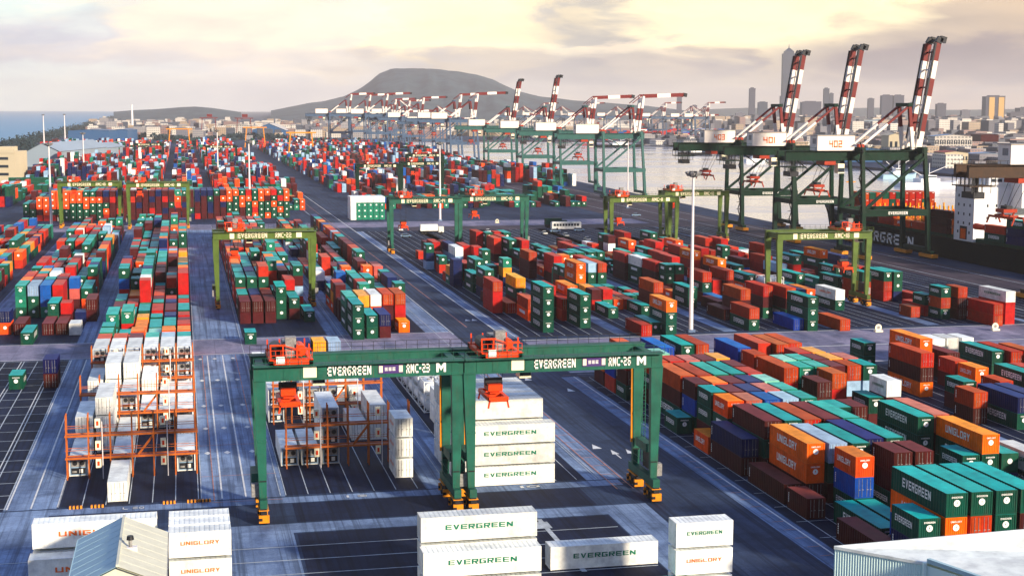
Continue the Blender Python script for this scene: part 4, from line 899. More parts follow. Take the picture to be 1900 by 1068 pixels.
for i, (px_, D, lab) in enumerate(((978,2700,'tiny red and white crane across the harbour, left of the raised boom'),(1010,2750,'tiny crane across the harbour between the two raised booms'),(1048,2700,'tiny crane across the harbour beside the tallest far boom'),(1095,2650,'tiny crane across the harbour left of the folded booms'),(1150,2600,'tiny crane across the harbour seen under the first folded boom'),(1235,2450,'tiny crane across the harbour below the second folded boom'),(1290,2350,'tiny blue grey crane on the far shore left of the tower'),(1315,2350,'tiny blue grey crane on the far shore close to house 403'))):
    x_, y_ = at_dist(px_, D); quay_crane(y_, M_BLU, '', 'fold' if i % 2 else 'out', lab, xw=x_, scale=1.05, far=True)

# ------------------------------------------------------------------ reefer racks
def rack(x0, y0, w_, levels, label, ptop=8.9):
    root = empty('reefer_rack', (x0, y0, 0), label=label, cat='reefer rack', group='orange steel reefer racks')
    n = 6
    for k in range(n+1):
        b = MB(); x = k*w_/n
        for y in (0, 1.3): b = MB(); b.box(x-0.085, x+0.085, y-0.085, y+0.085, Z1, ptop, M_RACK); b.build('post', parent=root)
    for z in levels:
        b = MB(); b.box(-0.2, w_+0.2, 0.12, 1.18, z-0.09, z, M_GREYM if False else CM['P']); 
        for y in (-0.14, 1.3): b.box(-0.2, w_+0.2, y, y+0.1, z-0.16, z+0.1, M_RACK); b.box(-0.2, w_+0.2, y+0.02, y+0.07, z+1.05, z+1.12, M_RACK)
        b.build('walkway', parent=root)
    b = MB()
    k = 3.5; x = w_/n*3.2
    b.bar((x+0.2, 0.6, levels[0]), (x+w_/n*0.9, 0.6, levels[1]), 0.28, M_RACK); b.bar((x+0.2, 1.0, levels[0]), (x+w_/n*0.9, 1.0, levels[1]), 0.12, M_RACK)
    b.build('stair', parent=root)
    for k in (1, 4):
        b = MB(); x = (k+0.45)*w_/n
        for z in (1.6,)+tuple(l_+1.1 for l_ in levels): b.box(x-0.35, x+0.35, -0.35, 0.1, z, z+1.2, M_CREAM); b.box(x-0.15, x+0.15, -0.4, -0.35, z+0.3, z+0.9, M_ORG)
        b.tube((x+0.55, -0.2, Z1), (x+0.55, -0.2, ptop-1), 0.07, M_LAMPP, 6); b.build('socket_cabinet', parent=root)
    return root
rack(-16.1, 203.0, 17.1, (2.95, 6.0), 'orange steel reefer rack with socket cabinets, nearest one of the left yard')
rack(-16.1, 232.3, 17.1, (2.95, 6.0), 'orange steel reefer rack, second one back in the left yard')
rack(-16.1, 261.9, 17.1, (2.95, 6.0), 'orange steel reefer rack, third one back with white reefers on three levels')
rack(13.2, 203.2, 17.2, (2.95, 6.0), 'orange steel reefer rack seen under the left green gantry, nearer one')
rack(13.2, 232.8, 17.2, (2.95, 6.2), 'orange steel reefer rack behind, just under the beam of the left gantry')

# ------------------------------------------------------------------ light masts
def mast(x, y, h, r, label, heads=True):
    root = empty('light_mast', (x, y, 0), label=label, cat='light mast', group='tall light masts of the yard')
    b = MB(); b.tube((0,0,0), (0,0,h), r, M_LAMPP, 12, r*0.45); b.box(-0.8, 0.8, -0.8, 0.8, 0, 0.6, G_CONC); b.build('pole', parent=root)
    b = MB(); b.tube((0,0,h-1.2), (0,0,h-0.8), 0.8, M_DARK, 12); b.tube((0,0,h-0.3), (0,0,h+0.1), 0.9, M_DARK, 12); fr = b.build('head_frame', parent=root)
    for k in range(8):
        a = k*math.pi/4+0.3; cx, cy = 1.5*math.cos(a), 1.5*math.sin(a); b = MB()
        b.bar((0.9*math.cos(a), 0.9*math.sin(a), h-1), (cx, cy, h-0.6), 0.12, M_DARK); b.bar((cx*0.8, cy*0.8, h-0.9), (cx*1.2, cy*1.2, h-0.1), 0.75, M_GREYM, h=0.35); b.build('floodlight', parent=fr)
    return root
mast(110.9, 313, 36, 0.52, 'tall pale light mast standing at the right crossing among the containers')
mast(29.9, 690, 35, 0.6, 'tall pale light mast rising in front of the long container wall')
mast(-54.9, 655, 35, 0.6, 'tall pale light mast by the left end of the container wall')
mast(112, 652, 35, 0.55, 'light mast standing behind the second pair of green gantries')
mast(219.5, 718, 35, 0.45, 'thin light mast near the quay beside the teal cranes')
x_, y_ = at_dist(405, 1010); mast(x_, y_, 35, 0.6, 'far light mast left of the long road beyond the wall')
x_, y_ = at_dist(157, 1010); mast(x_, y_, 33, 0.6, 'far light mast in front of the grey sheds')
for px_, D, nm in ((85, 1750, 'left of the pair'), (124, 1850, 'right of the pair')): x_, y_ = at_dist(px_, D); mast(x_, y_, 42, 1.0, 'distant floodlight mast standing against the sea, '+nm)

# ------------------------------------------------------------------ tank containers and small yard things
M_TANK = mat('tank_white', (0.72, 0.76, 0.78), 0.35, var=0.15, scale=1)
def tank(x, y, z, label, rz=0, big=False):
    root = empty('tank_container', (x, y, z), rz, label=label, cat='tank container', group='white tank containers')
    b = MB(); b.tube((0, -2.7, 1.3), (0, 2.7, 1.3), 1.12, M_TANK, 18); b.tube((0, -2.95, 1.3), (0, -2.7, 1.3), 0.7, M_TANK, 18, 1.12); b.tube((0, 2.7, 1.3), (0, 2.95, 1.3), 1.12, M_TANK, 18, 0.7); b.tube((0,0,2.3), (0,0,2.55), 0.3, M_GREYM, 10); b.build('tank', parent=root)
    b = MB()
    for sx in (-1, 1):
        for yy in (-3.0, 3.0): b.box(sx*1.22-0.08, sx*1.22+0.08, yy-0.08, yy+0.08, 0, 2.55, M_TANK)
        for zz in (0.1, 2.5): b.box(sx*1.22-0.07, sx*1.22+0.07, -3, 3, zz-0.08, zz+0.06, M_TANK)
    for yy in (-3.0, 3.0):
        for zz in (0.1, 2.5): b.box(-1.2, 1.2, yy-0.07, yy+0.07, zz-0.08, zz+0.06, M_TANK)
        b.bar((-1.2, yy, 0.1), (-0.3, yy, 0.9), 0.1, M_TANK); b.bar((1.2, yy, 0.1), (0.3, yy, 0.9), 0.1, M_TANK)
    b.build('frame', parent=root)
k = 0
for c in range(2):
    for j in range(5):
        for t_ in range(2 if j < 4 else 1):
            tank(39.2+2.95*c, 240+6.5*j, Z1+t_*2.62, 'white tank container, %s tier, %s row back, %s column' % ('upper' if t_ else 'lower', ORD[j+1], ('left','right')[c]))
for i, (x, y, z) in enumerate(((152.5,372,0),(155.5,372,0),(158.6,372,0),(152.5,372,2.6),(155.5,372,2.6),(145.5,392,0),(148.5,392,0),(151.4,392,0),(148.5,392,2.6))):
    tank(x, y, z+Z1, 'white tank container by the yellow green gantry, %s of heap, %s' % (ORD[i+1], 'upper' if z else 'on the ground'))
for i, (px_, py_) in enumerate(((922,409),(1018,409),(1405,603),(1637,610),(1856,607))):
    D = F*CH/(py_-200)*0.993; x_, y_ = at_dist(px_, D)
    b = MB(); b.box(-0.9, 0.9, -0.6, 0.6, 0, 0.35, M_CREAM); b.tube((0, 0.1, 0.95), (0, -0.1, 0.95), 0.8, M_CREAM, 12); b.tube((0,0.12,0.95),(0,-0.12,0.95),0.4,M_GREYM,12)
    tag(b.build('crossing_marker', loc=(x_, y_, Z2)), 'cream round marker at the crossing, ' + ('left of the white bus','nearest the white bus','below the brown stack by the mast','behind the tall orange stack','in front of the long red pair')[i], 'crossing marker', 'cream markers at the crossings')
# the white bus and lorries on the far crossing
def bus(x, y, L, label):
    root = empty('bus', (x, y, Z2), 0, label=label, cat='bus')
    b = MB(); b.box(-L/2, L/2, -1.25, 1.25, 0.5, 3.2, CM['W']); b.box(-L/2+0.2, L/2-0.2, -1.1, 1.1, 3.2, 3.45, CM['W']); b.build('body', parent=root)
    for k in range(9): b = MB(); b.box(-L/2+0.7+k*(L-1.4)/9, -L/2+0.7+(k+0.78)*(L-1.4)/9, -1.28, -1.25, 1.7, 2.7, M_GLASS); b.build('window', parent=root)
    for xx in (-L/2+2.2, L/2-2.6):
        for yy in (-1.1, 1.1): b = MB(); b.tube((xx, yy-0.17, 0.5), (xx, yy+0.17, 0.5), 0.5, M_RUB, 12); b.build('wheel', parent=root)
x_, y_ = at_dist(1050, 612); bus(x_+0, y_, 12.5, 'white bus with a row of dark windows crossing in front of the quay apron')
def lorry(x, y, rz, load, label, L=7):
    root = empty('lorry', (x, y, Z2), rz, label=label, cat='lorry', group='lorries in the yard')
    b = MB(); b.box(-1.15, 1.15, -L/2-2.4, -L/2-0.3, 0.7, 3.0, CM['G'] if load != 'W' else CM['W']); b.box(-1.1, 1.1, -L/2-2.43, -L/2-2.4, 1.8, 2.8, M_GLASS); b.build('cab', parent=root)
    b = MB(); b.box(-1.2, 1.2, -L/2, L/2, 1.1, 1.35, M_DARK); b.box(-0.5, 0.5, -L/2-2.2, L/2, 0.7, 1.1, M_DARK); b.build('chassis', parent=root)
    if load: b = MB(); b.box(-1.2, 1.2, -L/2, L/2, 1.36, 3.9, CM[load]); b.build('load', parent=root)
    for yy in (-L/2-1.5, L/2-0.8, L/2-2.0):
        for xx in (-1.0, 1.0): b = MB(); b.tube((xx-0.18, yy, 0.5), (xx+0.18, yy, 0.5), 0.5, M_RUB, 10); b.build('wheel', parent=root)
for px_, D, rz, ld, lab in ((795, 590, 1.57, 'W', 'lorry with white box body on the far crossing beside the gantry legs'), (1026, 625, 1.57, 'G', 'dark green lorry just ahead of the white bus'), (563, 430, 0, None, 'bare yellow lorry chassis by the stacks')):
    x_, y_ = at_dist(px_, D)
    if ld: lorry(x_, y_, rz, ld, lab)
for i, (px_, py_) in enumerate(((742,424),(752,436),(880,432),(893,441),(905,427),(930,436),(1010,430),(1030,426),(1050,434),(1075,424),(1090,441),(1180,396))):
    D = F*CH/(py_-200)*0.993; x_, y_ = at_dist(px_, D); root = empty('car', (x_, y_, Z2+0.01), 1.57*(i % 2), label='small %s car parked at the far crossing, %s from the road side' % (('white','pale grey')[i % 2], ORD[i+1]), cat='car', group='cars at the far crossing')
    m_ = CM['W' if i % 2 == 0 else 'S']; b = MB(); b.box(-0.85, 0.85, -2.1, 2.1, 0.35, 0.85, m_); b.poly([(-.78,-1.2,.85),(.78,-1.2,.85),(.78,1.6,.85),(-.78,1.6,.85),(-.65,-.6,1.42),(.65,-.6,1.42),(.65,1.2,1.42),(-.65,1.2,1.42)], [(4,5,6,7),(0,1,5,4),(1,2,6,5),(2,3,7,6),(3,0,4,7)], M_GLASS); b.box(-.62,.62,-.55,1.15,1.40,1.45,m_); b.build('body', parent=root)
    for sx in (-.8,.8):
        for yy in (-1.3,1.3): b = MB(); b.tube((sx-.1,yy,.33),(sx+.1,yy,.33),.33,M_RUB,10); b.build('wheel', parent=root)

# ------------------------------------------------------------------ roofs at the bottom edge
M_RB = mat('roof_blue_grey', (0.36, 0.56, 0.64), 0.55, var=0.1, scale=0.5); M_RC = mat('roof_cream_grey', (0.60, 0.62, 0.52), 0.55, var=0.14, scale=0.8)
M_SHED = mat('pale_cyan_sheet', (0.80, 0.88, 0.86), 0.45, var=0.16, scale=0.5, dirt=0.10); M_SHEDW = mat('pale_cyan_wall', (0.70, 0.92, 0.90), 0.5, var=0.06, scale=0.5)
root = empty('gatehouse', (-6.3, 128, 0), label='small building with a blue and cream gable roof and a vent pipe', cat='building')
b = MB(); b.poly([(-4.3,0,8.6),(-4.3,16,8.6),(0,16,10.6),(0,-0,10.6)], [(0,3,2,1)], M_RB); b.poly([(-4.3,0,8.45),(-4.3,16,8.45),(0,16,10.45),(0,0,10.45)], [(0,1,2,3)], M_RB)
b.poly([(4.1,0,8.8),(4.1,16,8.8),(0,16,10.6),(0,0,10.6)], [(0,1,2,3)], M_RC); b.poly([(4.1,0,8.65),(4.1,16,8.65),(0,16,10.45),(0,0,10.45)], [(0,3,2,1)], M_RC); b.bar((0,-0.05,10.66),(0,16.05,10.66),0.22,M_RC); b.bar((4.1,0,8.7),(4.1,16,8.7),0.2,M_GREYM); b.bar((-4.3,0,8.5),(-4.3,16,8.5),0.2,M_RB); 
for k in range(9): b.bar((0, k*2.0, 10.605), (-4.3, k*2.0, 8.605), 0.03, M_RB); b.bar((0, k*2.0, 10.605), (4.1, k*2.0, 8.805), 0.03, M_RC)
rf = b.build('roof', parent=root)
b = MB(); b.tube((0.9,6.6,10.1),(0.9,6.6,11.0),0.16,M_GREYM,10); b.tube((0.9,6.6,11.0),(0.9,6.6,11.35),0.34,M_DARK,12,0.28); b.box(0.2,1.5,6.2,6.9,9.95,10.35,M_LAMPP); b.build('vent_pipe', parent=rf)
b = MB(); b.poly([(-4,0.4,0),(3.8,0.4,0),(3.8,15.6,0),(-4,15.6,0),(-4,0.4,8.5),(3.8,0.4,8.7),(3.8,15.6,8.7),(-4,15.6,8.5),(0,0.4,10.4),(0,15.6,10.4)], [(0,1,5,8,4),(1,2,6,5),(2,3,7,9,6),(3,0,4,7)], M_RC); b.build('wall', parent=root)
# pale shed, turned against the yard grid
A_, B2, C2 = Vector((60.3,128.1,8.0)), Vector((66.3,121.6,8.0)), Vector((76.5,121.5,9.9))
root = empty('pale_shed', (60.3, 118, 0), label='pale cyan corrugated shed roof at the bottom right edge of the photograph', cat='shed')
def L_(p): return (p[0]-60.3, p[1]-118, p[2])
back = Vector((84, 119.9, 10.9)); far2 = Vector((72.0, 107.0, 10.6))
b = MB(); b.poly([L_(A_), L_(B2), L_((90,117.2,8.7)), L_((90,121.0,11.0))], [(0,1,2,3)], M_SHED)
b.poly([L_((66.3,121.6,8.0)), L_((66.6,121.2,8.5)), L_((90,116.9,9.2)), L_((90,117.2,8.7))], [(0,1,2,3)], M_SHEDW)
b.poly([L_((66.6,121.2,8.5)), L_((74,100,8.4)), L_((98,100,8.6)), L_((90,116.9,9.2))], [(0,1,2,3)], M_SHED)
b.bar(L_(A_+Vector((0,0,.03))), L_(B2+Vector((0,0,.03))), 0.28, M_SHED); b.bar(L_(A_+Vector((0,0,.05))), L_((90,121.0,11.05)), 0.22, M_SHED)
rf = b.build('roof', parent=root)
b = MB(); d = (B2-A_); n = 34
nv = Vector((-d.y, d.x, 0)).normalized()*0.10
V = []
for k in range(n*2+1):
    p = A_+d*(k/(n*2)) + (nv if k % 2 else -nv)*-0.5; V.append(p)
P3 = [L_((p.x,p.y,0)) for p in V]+[L_((p.x,p.y,p.z-0.08)) for p in V]; m_ = len(V)
b.poly(P3, [(i, i+1, m_+i+1, m_+i) for i in range(m_-1)], M_SHEDW)
b.poly([L_((66.3,121.6,0)),L_((74,100,0)),L_((74,100,8.3)),L_((66.3,121.6,7.9))], [(0,1,2,3)], M_SHEDW)
b.poly([L_((60.3,128.1,0)),L_((90,121,0)),L_((90,121,10.9)),L_((60.3,128.1,7.9))], [(3,2,1,0)], M_SHEDW)
b.build('wall', parent=root)
b = MB(); b.bar(L_((66.5,121.3,8.4)), L_((74,100,8.3)), 0.4, CM['U'] if False else M_RB); b.bar(L_((66.2,121.4,8.2)), L_((66.2,121.4,0)), 0.3, M_SHEDW); b.build('gutter', parent=root)

# ------------------------------------------------------------------ the ship at the quay
M_HULL = mat('ship_hull_green_black', (0.003, 0.006, 0.008), 0.7, spec=0.05, var=0.3, scale=0.2); M_SHW = mat('ship_white', (0.78, 0.80, 0.82), 0.45, var=0.06, scale=0.3)
XS = 252.5; root = empty('container_ship', (XS, 340, 0), label='dark container ship with white bridge moored under the quay cranes', cat='ship')
st_ = [(-60,0,1,6.5),(0,0,1,6.5),(110,0,1,6.5),(170,0,1,6.6),(196,0.5,.97,7.2),(216,3.2,.80,8.6),(232,7.6,.52,10.2),(243,12.2,.24,11.4),(250,16.2,.02,12.2)]
V = []; Wd = 33.0
for y, inset, f, top in st_:
    c = Wd/2; h = c*f; fl = 0.55 if y > 190 else 1.0
    V += [(c-h*(fl if y > 190 else 1), y-(6 if y > 215 else 0), -2.4), (c-h, y, top), (c+h, y, top), (c+h*(fl if y > 190 else 1), y-(6 if y > 215 else 0), -2.4)]
fs = []
for i in range(len(st_)-1):
    o = i*4
    for k in range(3): fs.append((o+k, o+4+k, o+5+k, o+1+k))
fs += [(0,1,2,3)]
b = MB(); b.poly(V, fs, M_HULL); put_text(b, 'EVERGREEN', (-0.06, 163, 3.0), (0,-1,0), (0,0,1), 47, 3.8, M_LET, 0.06); put_text(b, 'EVERGREEN', (Wd+0.06, 163, 3.0), (0,1,0), (0,0,1), 47, 3.8, M_LET, 0.06); b.build('hull', parent=root)
b = MB()    # superstructure
b.box(1.0, Wd-1.0, 101, 113.5, 6.5, 24.5, M_SHW); b.box(-0.6, Wd+0.6, 101.5, 108.5, 24.5, 25.3, M_SHW); b.box(6, Wd-6, 101, 110, 25.3, 28.0, M_SHW); b.box(14, 24, 94, 103, 18, 32.0, M_SHW); b.box(13.5, 24.5, 93.5, 103.5, 29.4, 29.9, M_DARK)
for yy in (101.6,): 
    for k in range(16): b.box(1.5+k*2, 1.56+k*2, yy, yy+0.06, 25.3, 26.4, M_SHW)
b.tube((16.5, 106, 28), (16.5, 106, 38), 0.35, M_SHW, 8, 0.15); b.box(13, 20, 105.8, 106.2, 34, 34.3, M_SHW); b.tube((19, 97.5, 32), (19, 97.5, 34.5), 1.4, CM['Y'], 14)
su = b.build('superstructure', parent=root)
for lv, z in enumerate((9, 12, 15, 18, 21)):
    for yy in (103.2, 107, 110.5):
        w_ = MB(); w_.box(0.93, 1.0, yy, yy+0.7, z, z+0.9, M_GLASS); w_.build('window', parent=su)
w_ = MB(); w_.box(0.9, 1.0, 105.0, 109.5, 7.0, 11.4, M_DARK); w_.box(0.85, 0.9, 105.6, 109, 7.2, 10.6, CM['O']); w_.build('side_opening', parent=su)
for k in range(9): w_ = MB(); w_.box(7+k*2.2, 8.6+k*2.2, 100.94, 101.0, 26.2, 27.3, M_GLASS); w_.build('window', parent=su)
for k in range(6):
    for z in (10, 14, 18): w_ = MB(); w_.box(4+k*1.6, 4.6+k*1.6, 100.94, 101.0, z, z+0.9, M_GLASS); w_.build('window', parent=su) if k % 2 else None
w_ = MB(); w_.tube((0.4, 98.5, 12), (0.4, 92.5, 12), 1.1, M_ORG, 10, 0.9); w_.build('lifeboat', parent=root)
b = MB()    # lashing bridges: rows of thin yellow-orange posts over the hatches
for k in range(13):
    y = 116+k*6.6
    if k == 12: continue
    for j in range(12):
        x = 2+j*2.65; hh = 14.6-0.3*(k % 3)
        b.box(x-0.22, x+0.22, y, y+0.5, 6.5, hh if j % 2 else hh-1.6, CM['Y'] if (j+k) % 3 else CM['O'])
    b.box(1.5, Wd-1.5, y, y+0.5, 10.4, 10.8, M_RACK)
b.build('lashing_bridge', parent=root)
b = MB(); b.box(1.5, Wd-1.5, 114, 196, 6.6, 7.9, CM['G']); b.box(1.5, Wd-1.5, 30, 100, 6.6, 7.9, CM['G']); b.build('hatch_cover', parent=root)
b = MB(); b.tube((Wd/2, 226, 9.5), (Wd/2, 226, 24), 0.45, CM['Y'], 8, 0.25); b.box(Wd/2-2, Wd/2+2, 225.8, 226.2, 20, 20.4, CM['Y']); b.box(8, 25, 205, 224, 8.0, 10.2, M_SHW); b.build('foremast', parent=root)
SC = 0
def ship_cont(x, y, z, L, c, k='p'):
    global SC
    SC += 1
    o = bpy.data.objects.new('ship_container', body(c, L, k, 1)); col.objects.link(o); o.location = (XS+x, 340+y, z)
    return o
rs = random.Random(3); tiers = ('deck tier', 'second tier', 'third tier', 'fourth tier')
for j in range(11):        # the block forward of the foremost hatch
    for t_ in range(4):
        c = rs.choice('RRRMBRGRO' if t_ < 3 else 'RRBNRRG'); o = ship_cont(2.2+j*2.75, 205 if False else 188.5, 7.95+t_*2.6, 4, c)
        tag(o, '%s container on the ship, bow row, %s, %s from the quay' % (CNAME[c], tiers[t_], ORD[j+1]), 'ship container', 'containers stacked on the ship')
for i, (y, n, cs) in enumerate(((175,1,'M'),(162,2,'RR'),(149,1,'O'),(136,1,'B'),(122.6,3,'MMM'),(86.5,2,'GR'),(73.5,3,'NNG'),(60.5,2,'NR'),(47,3,'GNN'))):
    for t_ in range(n): o = ship_cont(1.35, y, 7.95+t_*2.6, 4, cs[t_], LETTER.get(cs[t_], 'p')); tag(o, '%s container at the ship side, %s, %s stack from the bow' % (CNAME[cs[t_]], tiers[t_], ORD[i+1]), 'ship container', 'containers stacked on the ship')
# small white boat and moored vessels at the far shore
def boat(x, y, L, label, rz=0.0, hull=M_SHW, h=3.0):
    root = empty('boat', (x, y, -2.2), rz, label=label, cat='boat', group='boats at the far shore')
    b = MB(); w_ = L*0.16; b.poly([(-L/2,-w_,0),(L*0.3,-w_,0),(L*0.47,0,0),(L*0.3,w_,0),(-L/2,w_,0),(-L/2,-w_*1.15,h),(L*0.32,-w_*1.15,h*1.05),(L/2,0,h*1.5),(L*0.32,w_*1.15,h*1.05),(-L/2,w_*1.15,h)], [(0,1,6,5),(1,2,7,6),(2,3,8,7),(3,4,9,8),(4,0,5,9),(5,6,7,8,9)], hull); b.build('hull', parent=root)
    b = MB(); b.box(-L*0.2, L*0.12, -w_*0.8, w_*0.8, h, h+2.6, M_SHW); b.box(-L*0.12, L*0.08, -w_*0.6, w_*0.6, h+2.6, h+4.8, M_SHW); b.box(-L*0.115, L*0.075, -w_*0.62, -w_*0.6, h+3.4, h+4.3, M_GLASS); b.build('wheelhouse', parent=root)
    b = MB(); b.tube((0,0,h+4.8), (0,0,h+13), 0.25, M_SHW, 6); b.bar((0,0,h+6), (L*0.3,0,h+11), 0.3, M_SHW); b.bar((-L*.1,0,h+4), (-L*0.35,0,h+10), 0.3, M_SHW); b.build('mast', parent=root)
for px_, D, L, lab, m_ in ((1722, 1010, 44, 'white ship with masts moored at the far shore right of the nearest crane', M_SHW), (1665, 1130, 30, 'small blue and white boat moored left of the masted ship', M_RB), (1290, 1700, 40, 'low dark vessel below the far container yard', M_HULL), (1150, 2050, 70, 'dark ship moored behind the folded booms', M_HULL), (1400, 1480, 22, 'little white boat at the far shore under house 401', M_SHW)):
    x_, y_ = at_dist(px_, D); boat(x_, y_, L, lab, 0.0, m_)

# ------------------------------------------------------------------ hills
M_HILL = mat('hill_forest', (0.045, 0.080, 0.100), 0.9, c2=(0.008, 0.020, 0.034), scale=0.009); M_HILLG = mat('hill_far', (0.05, 0.07, 0.07), 0.9, var=0.3, scale=0.003)
def smooth_noise(seed):
    r = random.Random(seed); tb = [[r.random() for _ in range(64)] for _ in range(64)]
    def f(x, y):
        xi, yi = math.floor(x), math.floor(y); fx, fy = x-xi, y-yi; fx = fx*fx*(3-2*fx); fy = fy*fy*(3-2*fy)
        g = lambda a, b_: tb[a % 64][b_ % 64]
        return (g(xi,yi)*(1-fx)+g(xi+1,yi)*fx)*(1-fy)+(g(xi,yi+1)*(1-fx)+g(xi+1,yi+1)*fx)*fy
    return f
def hill(name, prof, D, depth, m, seed, rough=0.10, n=120, rows=26):
    nf = smooth_noise(seed); V = []; 
    xs = [prof[0][0]+(prof[-1][0]-prof[0][0])*i/(n-1) for i in range(n)]
    def hp(x):
        for (a, ya), (b_, yb) in zip(prof, prof[1:]):
            if a <= x <= b_: t = (x-a)/(b_-a); return ya+(yb-ya)*t
        return prof[-1][1]
    for j in range(rows):
        v = j/(rows-1); d = D-depth/2+depth*v
        for x in xs:
            H = max(0.0, h_at(hp(x), D)); sh = math.sin(math.pi*v)**0.8
            q = nf(x*0.06, v*7)*0.6+nf(x*0.16+9, v*16)*0.3+nf(x*0.4+3, v*30)*0.15
            z = H*sh*(1-rough*(1-sh)*4*(q-0.3)) - (0 if 0.45 < v < 0.55 else H*rough*q*0.8)
            if sh > 0.97: z = H*(1-0.02*q)
            X, Y = at_dist(x, d); V.append((X, Y, max(-3, z-3 if j in (0, rows-1) else z)))
    F_ = [(j*n+i, j*n+i+1, (j+1)*n+i+1, (j+1)*n+i) for j in range(rows-1) for i in range(n-1)]
    b = MB(); b.poly(V, F_, m); o = b.build(name); tag(o, kind='structure')
    for p in o.data.polygons: p.use_smooth = True
    return o
hill('mountain', [(505,207),(545,199),(575,193),(600,190),(640,181),(670,167),(690,152),(708,138),(728,131),(760,130),(800,131),(855,136),(890,143),(915,150),(935,160),(960,171),(1000,180),(1060,187),(1120,191),(1200,197),(1260,204),(1300,209)], 8200, 3200, M_HILL, 5)
hill('hills', [(215,210),(250,207),(300,204.5),(340,201),(365,200),(395,202),(430,207),(450,210)], 7000, 1800, M_HILL, 8)
hill('hills', [(1250,209),(1300,203),(1380,200),(1500,202),(1620,199),(1760,203),(1950,200)], 11000, 2500, M_HILLG, 12)

# ------------------------------------------------------------------ trees on the sea side (a continuous far shelter belt)
M_LEAF = mat('shelterbelt_leaf', (0.018, 0.045, 0.050), 0.9, c2=(0.008, 0.022, 0.035), scale=0.05)
b = MB(); rt = random.Random(4)
for i in range(5200):
    t_ = rt.random()**1.5; Y = 1750+t_*6200; X = (-232-(Y-2131)*0.016 if Y < 4030 else -262-(Y-4030)*0.022)+rt.uniform(2, 46)
    if Y < 2131: X = -205-(Y-1700)*0.06+rt.uniform(2, 40)
    z = rt.uniform(0.5, 12.5)*(1-0.35*rt.random()); s_ = rt.uniform(1.3, 3.6); c = Vector((X, Y, z)); P = []
    for a in range(4): P.append(c+Vector((rt.uniform(-s_, s_), rt.uniform(-s_, s_), rt.uniform(-s_, s_)*0.8)))
    b.poly(P, [(0,1,2),(0,1,3),(1,2,3),(0,2,3)], M_LEAF)
tag(b.build('treeline'), 'dark shelter belt of trees along the sea shore', 'trees', kind='stuff')
b = MB()
for i in range(2600):
    u = rt.random(); px_ = 240+u*330; D = 2250+rt.uniform(-70, 70)+200*math.sin(px_*.03); x_, y_ = at_dist(px_, D); z = rt.uniform(0, 9); s_ = rt.uniform(1.5, 4.5); c = Vector((x_, y_, z)); P = [c+Vector((rt.uniform(-s_, s_), rt.uniform(-s_, s_), rt.uniform(-s_, s_)*.8)) for a in range(4)]
    b.poly(P, [(0,1,2),(0,1,3),(1,2,3),(0,2,3)], M_LEAF)
tag(b.build('treeline'), 'dark belt of trees between the far yards and the white town', 'trees', kind='stuff')

# ------------------------------------------------------------------ city
def facade(name, c, fl=3.4, bay=3.2, win=(0.05, 0.07, 0.10), r=0.5):
    m = bpy.data.materials.new(name); m.use_nodes = True; t = NT(m.node_tree); bs = m.node_tree.nodes['Principled BSDF']
    g = t.n('ShaderNodeNewGeometry'); s = t.n('ShaderNodeSeparateXYZ', i_0=g.outputs['Position']); ns = t.n('ShaderNodeSeparateXYZ', i_0=g.outputs['Normal'])
    zz = t.m('LESS_THAN', t.m('FRACT', t.m('DIVIDE', s.outputs[2], fl)), 0.45); hx = t.m('ADD', s.outputs[0], s.outputs[1])
    xx = t.m('LESS_THAN', t.m('FRACT', t.m('DIVIDE', hx, bay)), 0.62); vert = t.m('LESS_THAN', t.m('ABSOLUTE', ns.outputs[2]), 0.3)
    f = t.m('MULTIPLY', t.m('MULTIPLY', zz, xx), vert)
    oi = t.n('ShaderNodeTexNoise', i_Vector=g.outputs['Position'], i_Scale=0.01, i_Detail=1.0)
    base = t.mix(oi.outputs[0], tuple(v*0.7 for v in c), tuple(min(1, v*1.25) for v in c))
    t.t.links.new(t.mix(t.m('MULTIPLY', f, 0.8), base, win), bs.inputs['Base Color']); bs.inputs['Roughness'].default_value = r
    return m
FC = [facade('facade_pale', (0.26, 0.25, 0.27)), facade('facade_grey', (0.12, 0.12, 0.16)), facade('facade_pink', (0.22, 0.13, 0.12)), facade('facade_white', (0.55, 0.52, 0.48)), facade('facade_sand', (0.34, 0.25, 0.17))]
F_TOW = facade('facade_tower_blue', (0.030, 0.040, 0.075), 4.0, 3.0); F_DK = facade('facade_dark', (0.045, 0.045, 0.080), 3.6, 4.0)
M_GOLD = mat('sunlit_gold_glass', (0.75, 0.48, 0.18), 0.25, spec=0.6, metal=0.3)
def bld(px0, px1, ytop, D, label, m, top=None, thick=None, name='tower_block', cat='building', group=None, ybase=0):
    x0, y0 = at_dist(px0, D); x1, y1 = at_dist(px1, D); w_ = math.hypot(x1-x0, y1-y0); H = h_at(ytop, D); th = thick or max(14, w_*0.7)
    root = empty(name, ((x0+x1)/2, (y0+y1)/2, 0), -YAW, label=label, cat=cat, group=group)
    b = MB(); b.box(-w_/2, w_/2, 0, th, 0, H, m); b.build('wall', parent=root)
    b = MB(); b.box(-w_*.3, w_*.25, th*.25, th*.7, H, H+max(3, H*0.035), m); b.box(-w_/2-.4, w_/2+.4, -.4, 0.2, H-1.2, H+1.2, m); b.build('roof', parent=root)
    return root, w_, H, th
x_, y_ = at_dist(1458.5, 5600); root = empty('skyscraper', (x_, y_, 0), -YAW, label='tallest tower of the skyline with tapered crown and needle, left of the raised booms', cat='skyscraper')
def py2(y): return h_at(y, 5600)
u = 5600/F
b = MB(); b.box(-13.5*u, 12.5*u, 0, 40, 0, py2(178), F_TOW); b.box(-11.3*u, 11.3*u, 3, 38, py2(178), py2(101), F_TOW); b.build('shaft', parent=root)
